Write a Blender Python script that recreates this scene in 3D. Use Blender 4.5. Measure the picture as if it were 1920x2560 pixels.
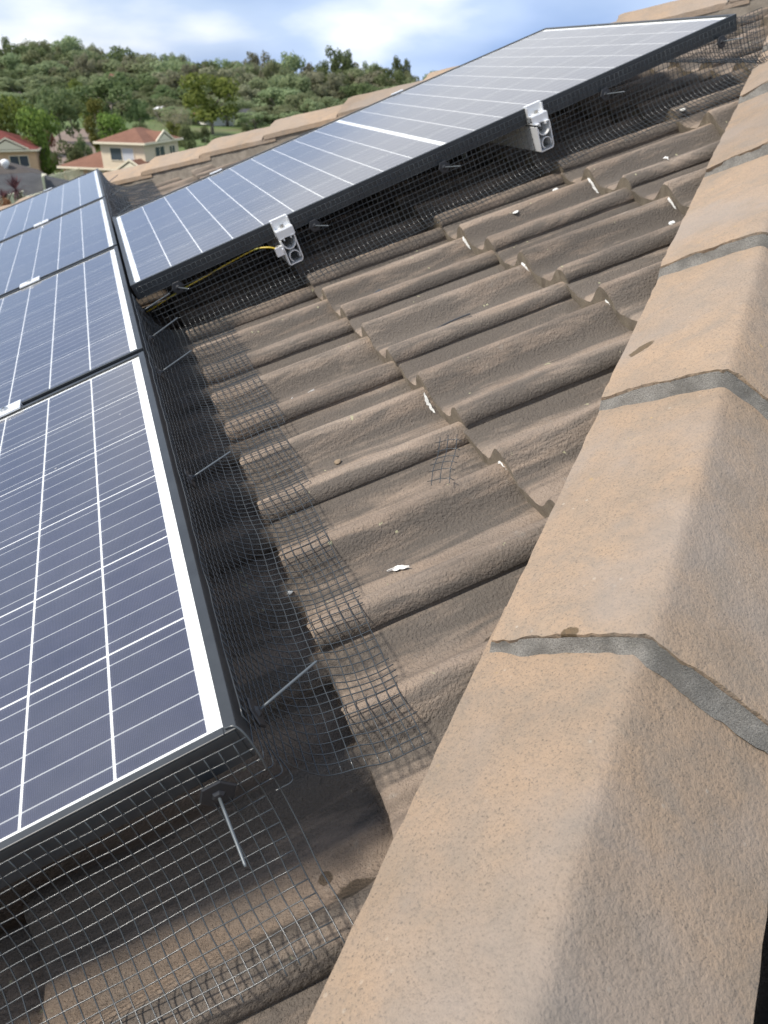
import bpy, bmesh, math, random
from mathutils import Vector, Matrix, noise
random.seed(7)
D = bpy.data
scene = bpy.context.scene
for o in list(D.objects): D.objects.remove(o)
COL = scene.collection

# ------------------------------------------------------------------ camera
AL = math.radians(19.446)                 # roof pitch
CA, SA = math.cos(AL), math.sin(AL)
def RW(v, u, h):                          # roof coordinates (up-slope, along eave, normal) -> world
    return Vector((v*CA - h*SA, u, v*SA + h*CA))
def RD(u, v, w):                          # direction given as (u, v, down)
    return RW(v, u, -w)
RROT = Matrix.Rotation(-AL, 4, 'Y')
CAMP = RW(0.11757, -0.45614, 0.44066)
rgt = RD(-0.32989239, 0.89016694, 0.31428306)
dwn = RD(-0.47452856, -0.44416975, 0.75995781)
fwd = RD(0.81608434, 0.10156801, 0.56893786)
cam = D.cameras.new('camera'); camo = D.objects.new('camera', cam); COL.objects.link(camo)
m = Matrix(((rgt.x, -dwn.x, -fwd.x, CAMP.x), (rgt.y, -dwn.y, -fwd.y, CAMP.y), (rgt.z, -dwn.z, -fwd.z, CAMP.z), (0, 0, 0, 1)))
camo.matrix_world = m
cam.sensor_fit = 'HORIZONTAL'; cam.sensor_width = 36.0; cam.lens = 1930.15/1920*36.0
cam.clip_start = 0.02; cam.clip_end = 8000
cam.dof.use_dof = True; cam.dof.focus_distance = 0.86; cam.dof.aperture_fstop = cam.lens/2.5
scene.camera = camo
scene.render.resolution_x = 768; scene.render.resolution_y = 1024

# ------------------------------------------------------------------ world, sun, exposure
SUN_EL = math.radians(50); SUN_AZ = math.atan2(-0.998, 0.03)      # azimuth measured from +Y towards +X
sdir = Vector((math.sin(SUN_AZ)*math.cos(SUN_EL), math.cos(SUN_AZ)*math.cos(SUN_EL), math.sin(SUN_EL)))
SKYOFF = (5.4, 3.3, 0.0)
w = D.worlds.new('World'); scene.world = w; w.use_nodes = True
nt = w.node_tree; nt.nodes.clear()
out = nt.nodes.new('ShaderNodeOutputWorld'); bg = nt.nodes.new('ShaderNodeBackground'); bg.inputs['Strength'].default_value = 0.09
sky = nt.nodes.new('ShaderNodeTexSky'); sky.sky_type = 'NISHITA'; sky.sun_disc = False
sky.sun_elevation = SUN_EL; sky.sun_rotation = SUN_AZ; sky.air_density = 1.0; sky.dust_density = 0.6; sky.ozone_density = 2.0
tc = nt.nodes.new('ShaderNodeTexCoord'); sep = nt.nodes.new('ShaderNodeSeparateXYZ'); nt.links.new(tc.outputs['Generated'], sep.inputs[0])
zz = nt.nodes.new('ShaderNodeMath'); zz.operation = 'ADD'; zz.inputs[1].default_value = 0.34; nt.links.new(sep.outputs['Z'], zz.inputs[0])
zm = nt.nodes.new('ShaderNodeMath'); zm.operation = 'MAXIMUM'; zm.inputs[1].default_value = 0.03; nt.links.new(zz.outputs[0], zm.inputs[0])
dx = nt.nodes.new('ShaderNodeMath'); dx.operation = 'DIVIDE'; nt.links.new(sep.outputs['X'], dx.inputs[0]); nt.links.new(zm.outputs[0], dx.inputs[1])
dy = nt.nodes.new('ShaderNodeMath'); dy.operation = 'DIVIDE'; nt.links.new(sep.outputs['Y'], dy.inputs[0]); nt.links.new(zm.outputs[0], dy.inputs[1])
cb = nt.nodes.new('ShaderNodeCombineXYZ'); nt.links.new(dx.outputs[0], cb.inputs[0]); nt.links.new(dy.outputs[0], cb.inputs[1]); cb.inputs[2].default_value = 3.7
n1 = nt.nodes.new('ShaderNodeTexNoise'); n1.inputs['Scale'].default_value = 0.42; n1.inputs['Detail'].default_value = 7; n1.inputs['Roughness'].default_value = 0.5; n1.inputs['Distortion'].default_value = 0.25
nt.links.new(cb.outputs[0], n1.inputs['Vector'])
r1 = nt.nodes.new('ShaderNodeValToRGB'); r1.color_ramp.elements[0].position = 0.38; r1.color_ramp.elements[1].position = 0.66
r1.color_ramp.elements[0].color = (0.72, 0.72, 0.72, 1); r1.color_ramp.elements[1].color = (1, 1, 1, 1)
nt.links.new(n1.outputs['Fac'], r1.inputs[0])
n2 = nt.nodes.new('ShaderNodeTexNoise'); n2.inputs['Scale'].default_value = 1.15; n2.inputs['Detail'].default_value = 8; n2.inputs['Roughness'].default_value = 0.42; n2.inputs['Distortion'].default_value = 0.08
cb2 = nt.nodes.new('ShaderNodeVectorMath'); cb2.operation = 'ADD'; cb2.inputs[1].default_value = (SKYOFF[0], SKYOFF[1], SKYOFF[2]); nt.links.new(cb.outputs[0], cb2.inputs[0]); nt.links.new(cb2.outputs[0], n2.inputs['Vector'])
cr = nt.nodes.new('ShaderNodeValToRGB'); e = cr.color_ramp.elements; e.new(0.5)
for k, (p_, c_) in enumerate(((0.37, (0.27, 0.385, 0.62)), (0.50, (0.43, 0.54, 0.75)), (0.63, (1.0, 1.0, 1.0)))): e[k].position = p_; e[k].color = (*c_, 1)
nt.links.new(n2.outputs['Fac'], cr.inputs[0])
sc_ = nt.nodes.new('ShaderNodeVectorMath'); sc_.operation = 'SCALE'; sc_.inputs['Scale'].default_value = 13.5; nt.links.new(cr.outputs[0], sc_.inputs[0])
mx = nt.nodes.new('ShaderNodeMix'); mx.data_type = 'RGBA'
nt.links.new(r1.outputs[0], mx.inputs[0]); nt.links.new(sky.outputs[0], mx.inputs[6]); nt.links.new(sc_.outputs[0], mx.inputs[7])
nt.links.new(mx.outputs[2], bg.inputs['Color']); nt.links.new(bg.outputs[0], out.inputs['Surface'])
sl = D.lights.new('sun', 'SUN'); sl.energy = 5.0; sl.angle = math.radians(8); sl.color = (1.0, 0.93, 0.83)
so = D.objects.new('sun', sl); COL.objects.link(so); so.rotation_euler = (-sdir).to_track_quat('-Z', 'Y').to_euler()
scene.view_settings.view_transform = 'Standard'; scene.view_settings.look = 'None'; scene.view_settings.gamma = 1.0
scene.view_settings.use_curve_mapping = False; scene.view_settings.exposure = 0.26
try:
    scene.cycles.transparent_max_bounces = 12; scene.cycles.max_bounces = 8
except Exception: pass

# ------------------------------------------------------------------ helpers
class MB:
    def __init__(s): s.v = []; s.f = []; s.mi = []
    def vert(s, p): s.v.append(tuple(p)); return len(s.v)-1
    def face(s, idx, mi=0): s.f.append(tuple(idx)); s.mi.append(mi)
    def quad(s, a, b, c, d, mi=0):
        i = len(s.v); s.v += [tuple(a), tuple(b), tuple(c), tuple(d)]; s.face((i, i+1, i+2, i+3), mi)
    def poly(s, pts, mi=0):
        i = len(s.v); s.v += [tuple(p) for p in pts]; s.face(range(i, i+len(pts)), mi)
    def box(s, lo, hi, mi=0, M=None):
        x0, y0, z0 = lo; x1, y1, z1 = hi
        P = [(x0,y0,z0),(x1,y0,z0),(x1,y1,z0),(x0,y1,z0),(x0,y0,z1),(x1,y0,z1),(x1,y1,z1),(x0,y1,z1)]
        if M is not None: P = [tuple(M @ Vector(p)) for p in P]
        i = len(s.v); s.v += P
        for q in ((0,3,2,1),(4,5,6,7),(0,1,5,4),(1,2,6,5),(2,3,7,6),(3,0,4,7)): s.face([i+k for k in q], mi)
    def prism(s, pts, d0, axis, mi=0):       # polygon pts (3D) extruded along vector
        n = len(pts); i = len(s.v); ax = Vector(axis)
        A = [Vector(p)+ax*0 for p in pts]; B = [p+ax for p in A]
        s.v += [tuple(p) for p in A]+[tuple(p) for p in B]
        s.face(list(range(i+n-1, i-1, -1)), mi); s.face(range(i+n, i+2*n), mi)
        for k in range(n): s.face((i+k, i+(k+1) % n, i+n+(k+1) % n, i+n+k), mi)
    def tube(s, pts, r, n=5, cap=True, mi=0):
        pts = [Vector(p) for p in pts]; rings = []
        up = Vector((0.13, 0.21, 0.97)); prev = None
        for k, p in enumerate(pts):
            a = pts[max(k-1, 0)]; b = pts[min(k+1, len(pts)-1)]
            t = (b-a); t = t.normalized() if t.length > 1e-9 else Vector((0, 0, 1))
            if prev is None:
                x = t.cross(up); x = x if x.length > 1e-3 else t.cross(Vector((1, 0, 0)))
                x.normalize()
            else:
                x = prev - t*prev.dot(t); x.normalize()
            prev = x; y = t.cross(x); rr = r[k] if isinstance(r, (list, tuple)) else r
            i = len(s.v)
            for j in range(n):
                an = 2*math.pi*j/n; s.v.append(tuple(p + x*math.cos(an)*rr + y*math.sin(an)*rr))
            rings.append(i)
        for k in range(len(rings)-1):
            a, b = rings[k], rings[k+1]
            for j in range(n): s.face((a+j, a+(j+1) % n, b+(j+1) % n, b+j), mi)
        if cap:
            s.face([rings[0]+j for j in range(n-1, -1, -1)], mi); s.face([rings[-1]+j for j in range(n)], mi)
    def lathe(s, prof, M, n=12, mi=0):        # prof list of (r,z)
        rows = []
        for r, z in prof:
            i = len(s.v)
            for j in range(n):
                an = 2*math.pi*j/n; s.v.append(tuple(M @ Vector((r*math.cos(an), r*math.sin(an), z))))
            rows.append(i)
        for k in range(len(rows)-1):
            for j in range(n): s.face((rows[k]+j, rows[k]+(j+1) % n, rows[k+1]+(j+1) % n, rows[k+1]+j), mi)
        s.face([rows[0]+j for j in range(n-1, -1, -1)], mi); s.face([rows[-1]+j for j in range(n)], mi)
    def mesh(s, name, mats, smooth=False):
        me = D.meshes.new(name); me.from_pydata(s.v, [], s.f)
        if not isinstance(mats, (list, tuple)): mats = [mats]
        for mm in mats:
            if mm is not None: me.materials.append(mm)
        if len(mats) > 1: me.polygons.foreach_set('material_index', s.mi)
        if smooth: me.polygons.foreach_set('use_smooth', [True]*len(me.polygons))
        me.update(); return me

def link(name, me, parent=None, loc=None):
    o = D.objects.new(name, me); COL.objects.link(o)
    if parent is not None: o.parent = parent
    if loc is not None: o.location = loc
    return o
def tag(o, label, cat, group=None, kind=None):
    if label: o['label'] = label
    if cat: o['category'] = cat
    if group: o['group'] = group
    if kind: o['kind'] = kind
    return o
def empty(name, loc, rot=None):
    o = D.objects.new(name, None); o.empty_display_size = 0.1; COL.objects.link(o); o.location = loc
    if rot is not None: o.rotation_euler = rot
    return o
ROOFROT = (0, -AL, 0)
def roof_empty(name, v, u, h): return empty(name, RW(v, u, h), ROOFROT)
def roof_obj(name, me, v=0, u=0, h=0):
    o = link(name, me); o.location = RW(v, u, h); o.rotation_euler = ROOFROT; return o
def sm(a, b, x):
    t = max(0, min(1, (x-a)/(b-a))); return t*t*(3-2*t)
def interp(tab, x):
    if x <= tab[0][0]: return tab[0][1]
    for (a, fa), (b, fb) in zip(tab, tab[1:]):
        if x <= b: return fa + (fb-fa)*(x-a)/(b-a)
    return tab[-1][1]

# ------------------------------------------------------------------ materials
class NT:
    def __init__(s, name):
        s.m = D.materials.new(name); s.m.use_nodes = True; s.t = s.m.node_tree; s.n = s.t.nodes; s.l = s.t.links
        s.b = s.n['Principled BSDF']
    def node(s, typ, **kw):
        n = s.n.new(typ)
        for k, v in kw.items():
            if k.startswith('i_'):
                key = k[2:]; key = int(key) if key.isdigit() else key.replace('_', ' ')
                n.inputs[key].default_value = v
            else: setattr(n, k, v)
        return n
    def L(s, a, b): s.l.new(a, b)
    def noise(s, vec, scale, detail=4, rough=0.55, dist=0.0):
        n = s.node('ShaderNodeTexNoise'); n.inputs['Scale'].default_value = scale; n.inputs['Detail'].default_value = detail
        n.inputs['Roughness'].default_value = rough; n.inputs['Distortion'].default_value = dist
        if vec is not None: s.L(vec, n.inputs['Vector'])
        return n.outputs['Fac']
    def ramp(s, fac, stops):
        n = s.node('ShaderNodeValToRGB'); e = n.color_ramp.elements
        while len(e) < len(stops): e.new(0.5)
        for k, (p, c) in enumerate(stops):
            e[k].position = p; e[k].color = (*c, 1) if len(c) == 3 else c
        s.L(fac, n.inputs[0]); return n.outputs[0]
    def mix(s, fac, a, b, mode='MIX'):
        n = s.node('ShaderNodeMix', data_type='RGBA', blend_type=mode)
        for k, x in ((0, fac), (6, a), (7, b)):
            if isinstance(x, (float, int)): n.inputs[k].default_value = x
            elif isinstance(x, tuple): n.inputs[k].default_value = (*x, 1)
            else: s.L(x, n.inputs[k])
        return n.outputs[2]
    def math(s, op, a, b=None, clamp=False):
        n = s.node('ShaderNodeMath', operation=op, use_clamp=clamp)
        for k, x in ((0, a), (1, b)):
            if x is None: continue
            if isinstance(x, (float, int)): n.inputs[k].default_value = x
            else: s.L(x, n.inputs[k])
        return n.outputs[0]
    def bump(s, h, strength, dist, prev=None):
        n = s.node('ShaderNodeBump'); n.inputs['Strength'].default_value = strength; n.inputs['Distance'].default_value = dist
        s.L(h, n.inputs['Height'])
        if prev is not None: s.L(prev, n.inputs['Normal'])
        return n.outputs[0]
    def mapping(s, vec, scale=(1, 1, 1), loc=(0, 0, 0)):
        n = s.node('ShaderNodeMapping'); n.inputs['Scale'].default_value = scale; n.inputs['Location'].default_value = loc
        s.L(vec, n.inputs['Vector']); return n.outputs[0]
    def coord(s, which='Object', obj=None):
        n = s.node('ShaderNodeTexCoord')
        if obj is not None: n.object = obj
        return n.outputs[which]
def plain(name, col, rough=0.6, metal=0.0, var=0.0, scale=6.0, spec=None):
    t = NT(name); t.b.inputs['Roughness'].default_value = rough; t.b.inputs['Metallic'].default_value = metal
    if spec is not None: t.b.inputs['Specular IOR Level'].default_value = spec
    if var > 0:
        nz = t.noise(t.coord(), scale, 5, 0.6)
        t.L(t.ramp(nz, [(0.3, tuple(c*(1-var) for c in col)), (0.7, tuple(min(1, c*(1+var)) for c in col))]), t.b.inputs['Base Color'])
    else: t.b.inputs['Base Color'].default_value = (*col, 1)
    return t.m

ROOT = roof_empty('house_roof', 0, 0, 0)
tag(ROOT, 'brown concrete tiled hip roof filling the foreground', 'roof')

def spots(t, vec, pts, base, dark):
    """damp marks of given place and size (roof coordinates v,u) with ragged rims"""
    nz = t.noise(vec, 90, 3)
    col = base
    for (v, u, rv, ru) in pts:
        mp = t.mapping(vec, (1/rv, 1/ru, 0.0), (-v/rv, -u/ru, 0))
        ln = t.node('ShaderNodeVectorMath', operation='LENGTH'); t.L(mp, ln.inputs[0])
        d = t.math('ADD', ln.outputs['Value'], t.math('MULTIPLY', t.math('SUBTRACT', nz, 0.5), 0.9))
        mk = t.ramp(d, [(0.86, (1, 1, 1)), (1.0, (0, 0, 0))])
        col = t.mix(mk, col, t.mix(1.0, col, dark, 'MULTIPLY'))
    return col

def tile_material(name='concrete_tile', dirt_shade=1.0):
    t = NT(name); rv = t.coord('Object', ROOT); ob = t.coord('Object')
    inf = t.node('ShaderNodeObjectInfo')
    streak = t.noise(t.mapping(rv, (2.2, 14, 6)), 1.0, 6, 0.62, 0.4)
    blotch = t.noise(rv, 9, 6, 0.65)
    grain = t.noise(rv, 900, 2, 0.7)
    c = t.ramp(streak, [(0.30, (0.155, 0.124, 0.098)), (0.47, (0.265, 0.208, 0.162)), (0.62, (0.325, 0.259, 0.203)), (0.8, (0.355, 0.294, 0.238))])
    c = t.mix(t.math('MULTIPLY', t.ramp(blotch, [(0.48, (0, 0, 0)), (0.72, (1, 1, 1))]), 0.5), c, (0.22, 0.193, 0.165))
    rust = t.noise(t.mapping(rv, (5, 9, 5), (3, 1, 0)), 1.0, 5, 0.6)
    c = t.mix(t.math('MULTIPLY', t.ramp(rust, [(0.58, (0, 0, 0)), (0.74, (1, 1, 1))]), 0.5), c, (0.36, 0.265, 0.19))
    pale = t.noise(rv, 45, 5, 0.7)
    c = t.mix(t.math('MULTIPLY', t.ramp(pale, [(0.6, (0, 0, 0)), (0.75, (1, 1, 1))]), 0.5), c, (0.34, 0.31, 0.27))
    c = t.mix(t.math('MULTIPLY', grain, 0.35), c, t.mix(1.0, c, (0.5, 0.48, 0.46), 'MULTIPLY'))
    # grime streaks, strengthened on each roll's near flank to paint in its shading
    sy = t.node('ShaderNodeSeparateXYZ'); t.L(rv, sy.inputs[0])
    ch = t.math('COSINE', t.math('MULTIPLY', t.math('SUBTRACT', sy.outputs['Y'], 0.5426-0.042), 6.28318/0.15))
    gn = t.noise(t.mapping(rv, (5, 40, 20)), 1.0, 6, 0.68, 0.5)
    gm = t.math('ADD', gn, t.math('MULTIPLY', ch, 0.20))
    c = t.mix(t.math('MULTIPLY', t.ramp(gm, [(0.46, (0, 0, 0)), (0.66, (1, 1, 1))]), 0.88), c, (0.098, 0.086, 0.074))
    hs = t.node('ShaderNodeHueSaturation'); t.L(c, hs.inputs['Color'])
    t.L(t.math('ADD', t.math('MULTIPLY', inf.outputs['Random'], 0.22), 0.89), hs.inputs['Value'])
    c = hs.outputs[0]
    lich = t.noise(rv, 60, 2, 0.5); 
    c = t.mix(t.ramp(lich, [(0.735, (0, 0, 0)), (0.76, (1, 1, 1))]), c, (0.36, 0.34, 0.22))
    if dirt_shade < 1: c = t.mix(0.75, c, t.mix(1.0, c, (dirt_shade, dirt_shade*0.98, dirt_shade*0.96), 'MULTIPLY'))
    c = spots(t, rv, [(0.0162, -0.0504, 0.0195, 0.0145), (-0.007, -0.0228, 0.0078, 0.0068), (0.248, 0.1357, 0.0085, 0.0095)], c, (0.42, 0.41, 0.38))
    t.L(c, t.b.inputs['Base Color']); t.b.inputs['Roughness'].default_value = 0.93; t.b.inputs['Specular IOR Level'].default_value = 0.25
    lump = t.noise(rv, 85, 4, 0.6, 0.2); mid = t.noise(rv, 260, 3, 0.6, 0.1)
    b = t.bump(lump, 0.34, 0.007); b = t.bump(mid, 1.0, 0.0042, b); b = t.bump(grain, 0.7, 0.0011, b)
    t.L(b, t.b.inputs['Normal']); return t.m
def cap_material():
    t = NT('hip_cap_concrete'); rv = t.coord('Object', ROOT)
    a = t.noise(rv, 7, 6, 0.62); bl = t.noise(rv, 24, 6, 0.7); grain = t.noise(rv, 1000, 2, 0.7); mid = t.noise(rv, 260, 4, 0.65)
    c = t.ramp(a, [(0.28, (0.255, 0.195, 0.142)), (0.45, (0.325, 0.24, 0.168)), (0.6, (0.355, 0.255, 0.172)), (0.75, (0.38, 0.285, 0.20))])
    c = t.mix(t.math('MULTIPLY', t.ramp(bl, [(0.46, (0, 0, 0)), (0.68, (1, 1, 1))]), 0.55), c, (0.245, 0.203, 0.158))
    big = t.noise(t.mapping(rv, (1, 1, 1), (2, 7, 3)), 3.2, 5, 0.6)
    c = t.mix(t.math('MULTIPLY', t.ramp(big, [(0.5, (0, 0, 0)), (0.62, (1, 1, 1))]), 0.45), c, (0.30, 0.25, 0.205))
    c = t.mix(t.math('MULTIPLY', t.ramp(mid, [(0.3, (1, 1, 1)), (0.52, (0, 0, 0))]), 0.6), c, (0.19, 0.155, 0.12))
    pit = t.noise(rv, 520, 2, 0.6)
    c = t.mix(t.math('MULTIPLY', t.ramp(pit, [(0.30, (1, 1, 1)), (0.40, (0, 0, 0))]), 0.7), c, (0.12, 0.10, 0.08))
    c = t.mix(t.math('MULTIPLY', grain, 0.3), c, t.mix(1.0, c, (0.6, 0.58, 0.55), 'MULTIPLY'))
    vo = t.node('ShaderNodeTexVoronoi'); vo.inputs['Scale'].default_value = 34; t.L(rv, vo.inputs['Vector'])
    yel = t.math('ADD', vo.outputs['Distance'], t.math('MULTIPLY', t.math('SUBTRACT', mid, 0.5), 0.25))
    pick = t.noise(rv, 13, 2)
    mk = t.math('MULTIPLY', t.ramp(yel, [(0.07, (1, 1, 1)), (0.115, (0, 0, 0))]), t.ramp(pick, [(0.58, (0, 0, 0)), (0.64, (1, 1, 1))]))
    c = t.mix(t.math('MULTIPLY', mk, 0.7), c, (0.46, 0.31, 0.10))
    vo2 = t.node('ShaderNodeTexVoronoi'); vo2.inputs['Scale'].default_value = 55; t.L(t.mapping(rv, (1, 1, 1), (5, 2, 1)), vo2.inputs['Vector'])
    mk2 = t.ramp(vo2.outputs['Distance'], [(0.07, (1, 1, 1)), (0.12, (0, 0, 0))])
    c = t.mix(t.math('MULTIPLY', t.math('MULTIPLY', mk2, t.ramp(t.noise(rv, 9, 2), [(0.52, (0, 0, 0)), (0.6, (1, 1, 1))])), 0.4), c, (0.46, 0.41, 0.34))
    grey = t.noise(t.mapping(rv, (1, 1, 1), (9, 4, 2)), 5, 4, 0.6)
    c = t.mix(t.math('MULTIPLY', t.ramp(grey, [(0.52, (0, 0, 0)), (0.68, (1, 1, 1))]), 0.5), c, (0.27, 0.235, 0.205))
    inf = t.node('ShaderNodeObjectInfo'); sk = t.noise(t.mapping(rv, (9, 9, 2.0), (1, 5, 0)), 1.6, 5, 0.65, 0.6)
    c = t.mix(t.math('MULTIPLY', t.ramp(sk, [(0.5, (0, 0, 0)), (0.7, (1, 1, 1))]), 0.5), c, (0.21, 0.18, 0.148))
    hs = t.node('ShaderNodeHueSaturation'); t.L(c, hs.inputs['Color']); hs.inputs['Saturation'].default_value = 0.97
    t.L(t.math('ADD', t.math('MULTIPLY', inf.outputs['Random'], 0.2), 0.92), hs.inputs['Value']); c = hs.outputs[0]
    c = spots(t, rv, [(0.655, 0.425, 0.021, 0.010), (0.292, 0.014, 0.010, 0.008)], c, (0.42, 0.40, 0.34))
    t.L(c, t.b.inputs['Base Color']); t.b.inputs['Roughness'].default_value = 0.92; t.b.inputs['Specular IOR Level'].default_value = 0.25
    lump = t.noise(rv, 48, 4, 0.6)
    b = t.bump(lump, 0.4, 0.006); b = t.bump(mid, 0.7, 0.0024, b); b = t.bump(grain, 0.5, 0.0008, b)
    t.L(b, t.b.inputs['Normal']); return t.m
def mortar_material(name='grey_mortar', c0=(0.10, 0.095, 0.086), c1=(0.31, 0.295, 0.268)):
    t = NT(name); rv = t.coord('Object', ROOT)
    g = t.noise(rv, 700, 3, 0.75); b0 = t.noise(rv, 30, 5, 0.6)
    c = t.ramp(g, [(0.3, c0), (0.7, c1)])
    c = t.mix(t.math('MULTIPLY', t.ramp(b0, [(0.4, (0, 0, 0)), (0.65, (1, 1, 1))]), 0.65), c, tuple(x*0.8 for x in c0))
    t.L(c, t.b.inputs['Base Color']); t.b.inputs['Roughness'].default_value = 0.95
    t.L(t.bump(g, 0.8, 0.002), t.b.inputs['Normal']); return t.m
M_TILE = tile_material(); M_TILED = tile_material('grimy_shaded_concrete_tile', 0.82); M_CAP = cap_material(); M_MORTAR = mortar_material()  # M_TILED: dirtier under-panel courses, darkened further to paint in the deep shade
M_BED = mortar_material('bedding_mortar', (0.15, 0.13, 0.105), (0.30, 0.265, 0.22))
M_EDGE = mortar_material('tile_butt_edge', (0.16, 0.13, 0.095), (0.31, 0.265, 0.20))
M_WHITE = plain('white_cement', (0.50, 0.50, 0.48), 0.9, var=0.4, scale=300)

# ------------------------------------------------------------------ setting: ground
FH = Vector((fwd.x, fwd.y, 0)).normalized(); RH = Vector((FH.y, -FH.x, 0))
CZ = CAMP.z
FD = 1930.15*1659/1920; CX, CY = 829.5, 1106.0      # photograph measured in a 1659 x 2212 frame
HOR = math.atan2(-fwd.z, math.hypot(fwd.x, fwd.y))
def bearing(px, py=215.0):                          # compass bearing (from the view axis) of a ray of the photograph
    d = rgt*((px-CX)/FD) + dwn*((py-CY)/FD) + fwd
    return math.atan2(d.dot(RH), d.dot(FH))
BASE = [(0, -4.3), (12, -4.7), (34, -6.2), (60, -10.2), (85, -12.3), (130, -14.7), (210, -15.0), (320, -15.5), (600, -19), (1200, -42), (4000, -170)]
RISE = [(0, 0), (120, 0), (165, 2.6), (210, 3.2), (300, 4.5), (420, 8), (700, 11), (1500, 12), (4000, 12)]
def terr(dist, b):                                  # height relative to the camera
    lw = 1 - sm(math.radians(-24), math.radians(-8), b)
    lw = max(lw, 0.0) if abs(b) < 1.6 else 0.6
    return interp(BASE, dist) + lw*interp(RISE, dist)
def gpos(px, dist, dz=0.0, py=215.0):
    b = bearing(px, py)
    d = FH*math.cos(b) + RH*math.sin(b)
    p = Vector((CAMP.x, CAMP.y, 0)) + d*dist
    p.z = CZ + terr(dist, b) + dz
    return p
mb = MB(); rings = [1.5, 6, 12, 20, 30, 45, 60, 75, 90, 105, 120, 135, 150, 165, 180, 195, 210, 230, 250, 275, 300, 340, 380, 420, 480, 560, 700, 1000, 1600, 2600, 4000]
NA = 120
for r in rings:
    for k in range(NA):
        b = -math.pi + 2*math.pi*k/NA
        d = FH*math.cos(b) + RH*math.sin(b)
        mb.vert((CAMP.x+d.x*r, CAMP.y+d.y*r, CZ+terr(r, b)))
c = mb.vert((CAMP.x, CAMP.y, CZ-4.3))
for i in range(len(rings)-1):
    for k in range(NA): mb.face((i*NA+k, (i+1)*NA+k, (i+1)*NA+(k+1) % NA, i*NA+(k+1) % NA))
for k in range(NA): mb.face((c, k, (k+1) % NA))
t = NT('grassy_ground'); ob = t.coord()
a = t.noise(ob, 0.05, 6, 0.6); b2 = t.noise(ob, 1.2, 4, 0.6)
cc = t.ramp(a, [(0.35, (0.055, 0.09, 0.022)), (0.55, (0.10, 0.145, 0.035)), (0.7, (0.12, 0.115, 0.05))])
cc = t.mix(t.math('MULTIPLY', b2, 0.5), cc, t.mix(1.0, cc, (0.6, 0.62, 0.5), 'MULTIPLY'))
t.L(cc, t.b.inputs['Base Color']); t.b.inputs['Roughness'].default_value = 0.95; M_GROUND = t.m
g = link('ground', mb.mesh('ground', M_GROUND, True)); g['kind'] = 'structure'

# ------------------------------------------------------------------ the tiled roof
COURSES = [-1.98, -1.64, -1.295, -0.955, -0.612, -0.27, 0.071, 0.400, 0.762, 1.108, 1.455, 1.80, 2.145, 2.49]
U0 = 0.5426; USH = 0.028            # the courses below the panels sit a little nearer the hip
HT = -0.139; RISE_T = 0.085            # crest height at the butt; fall towards the head per metre
NEARHIP = lambda u: 1.086*u + 0.372    # v of the near hip line
FARHIP = lambda u: 4.77 - 1.10*u
RH_T = 0.037; LAP = -0.027
def tile_profile(y):
    """height below crest across the tile (y along the eave): lap roll, pan, smooth roll, pan, shelf under the next lap"""
    if y < 0: return -0.0225*(1-math.sqrt(max(0, 1-min(1, y/LAP)**2)))
    if y < 0.050: return -0.036*(1-math.cos(math.pi*y/0.050))*0.5
    if y < 0.098: return -0.036
    if y < 0.204:
        q = (y-0.15)/(0.052 if y < 0.15 else 0.054); q = max(-1, min(1, q)); lo_ = -0.036 if q < 0 else -0.040
        return lo_ + (0.002-lo_)*(0.5+0.5*math.cos(math.pi*q))
    if y < 0.236: return -0.040
    if y < 0.270: return -0.040 + 0.012*sm(0.236, 0.270, y)
    return -0.028
def roof_h(v, u):
    """approximate top of tiling, roof coordinates"""
    y = (u-U0) % 0.30
    if y > 0.272: y -= 0.30
    cv = max([c for c in COURSES if c <= v] or [COURSES[0]])
    if cv < 0: y = (u-U0+USH) % 0.30; y = y-0.30 if y > 0.272 else y
    return HT + tile_profile(y) - (v-cv)*RISE_T
YS = [-0.027, -0.0266, -0.0255, -0.0235, -0.020, -0.015, -0.008, 0, 0.008, 0.016, 0.024, 0.032, 0.040, 0.048, 0.056, 0.07, 0.082, 0.092, 0.102, 0.112, 0.122, 0.132, 0.141, 0.15, 0.159, 0.168, 0.178, 0.188, 0.198, 0.208, 0.220, 0.232, 0.240, 0.250, 0.260, 0.270, 0.285]
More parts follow.
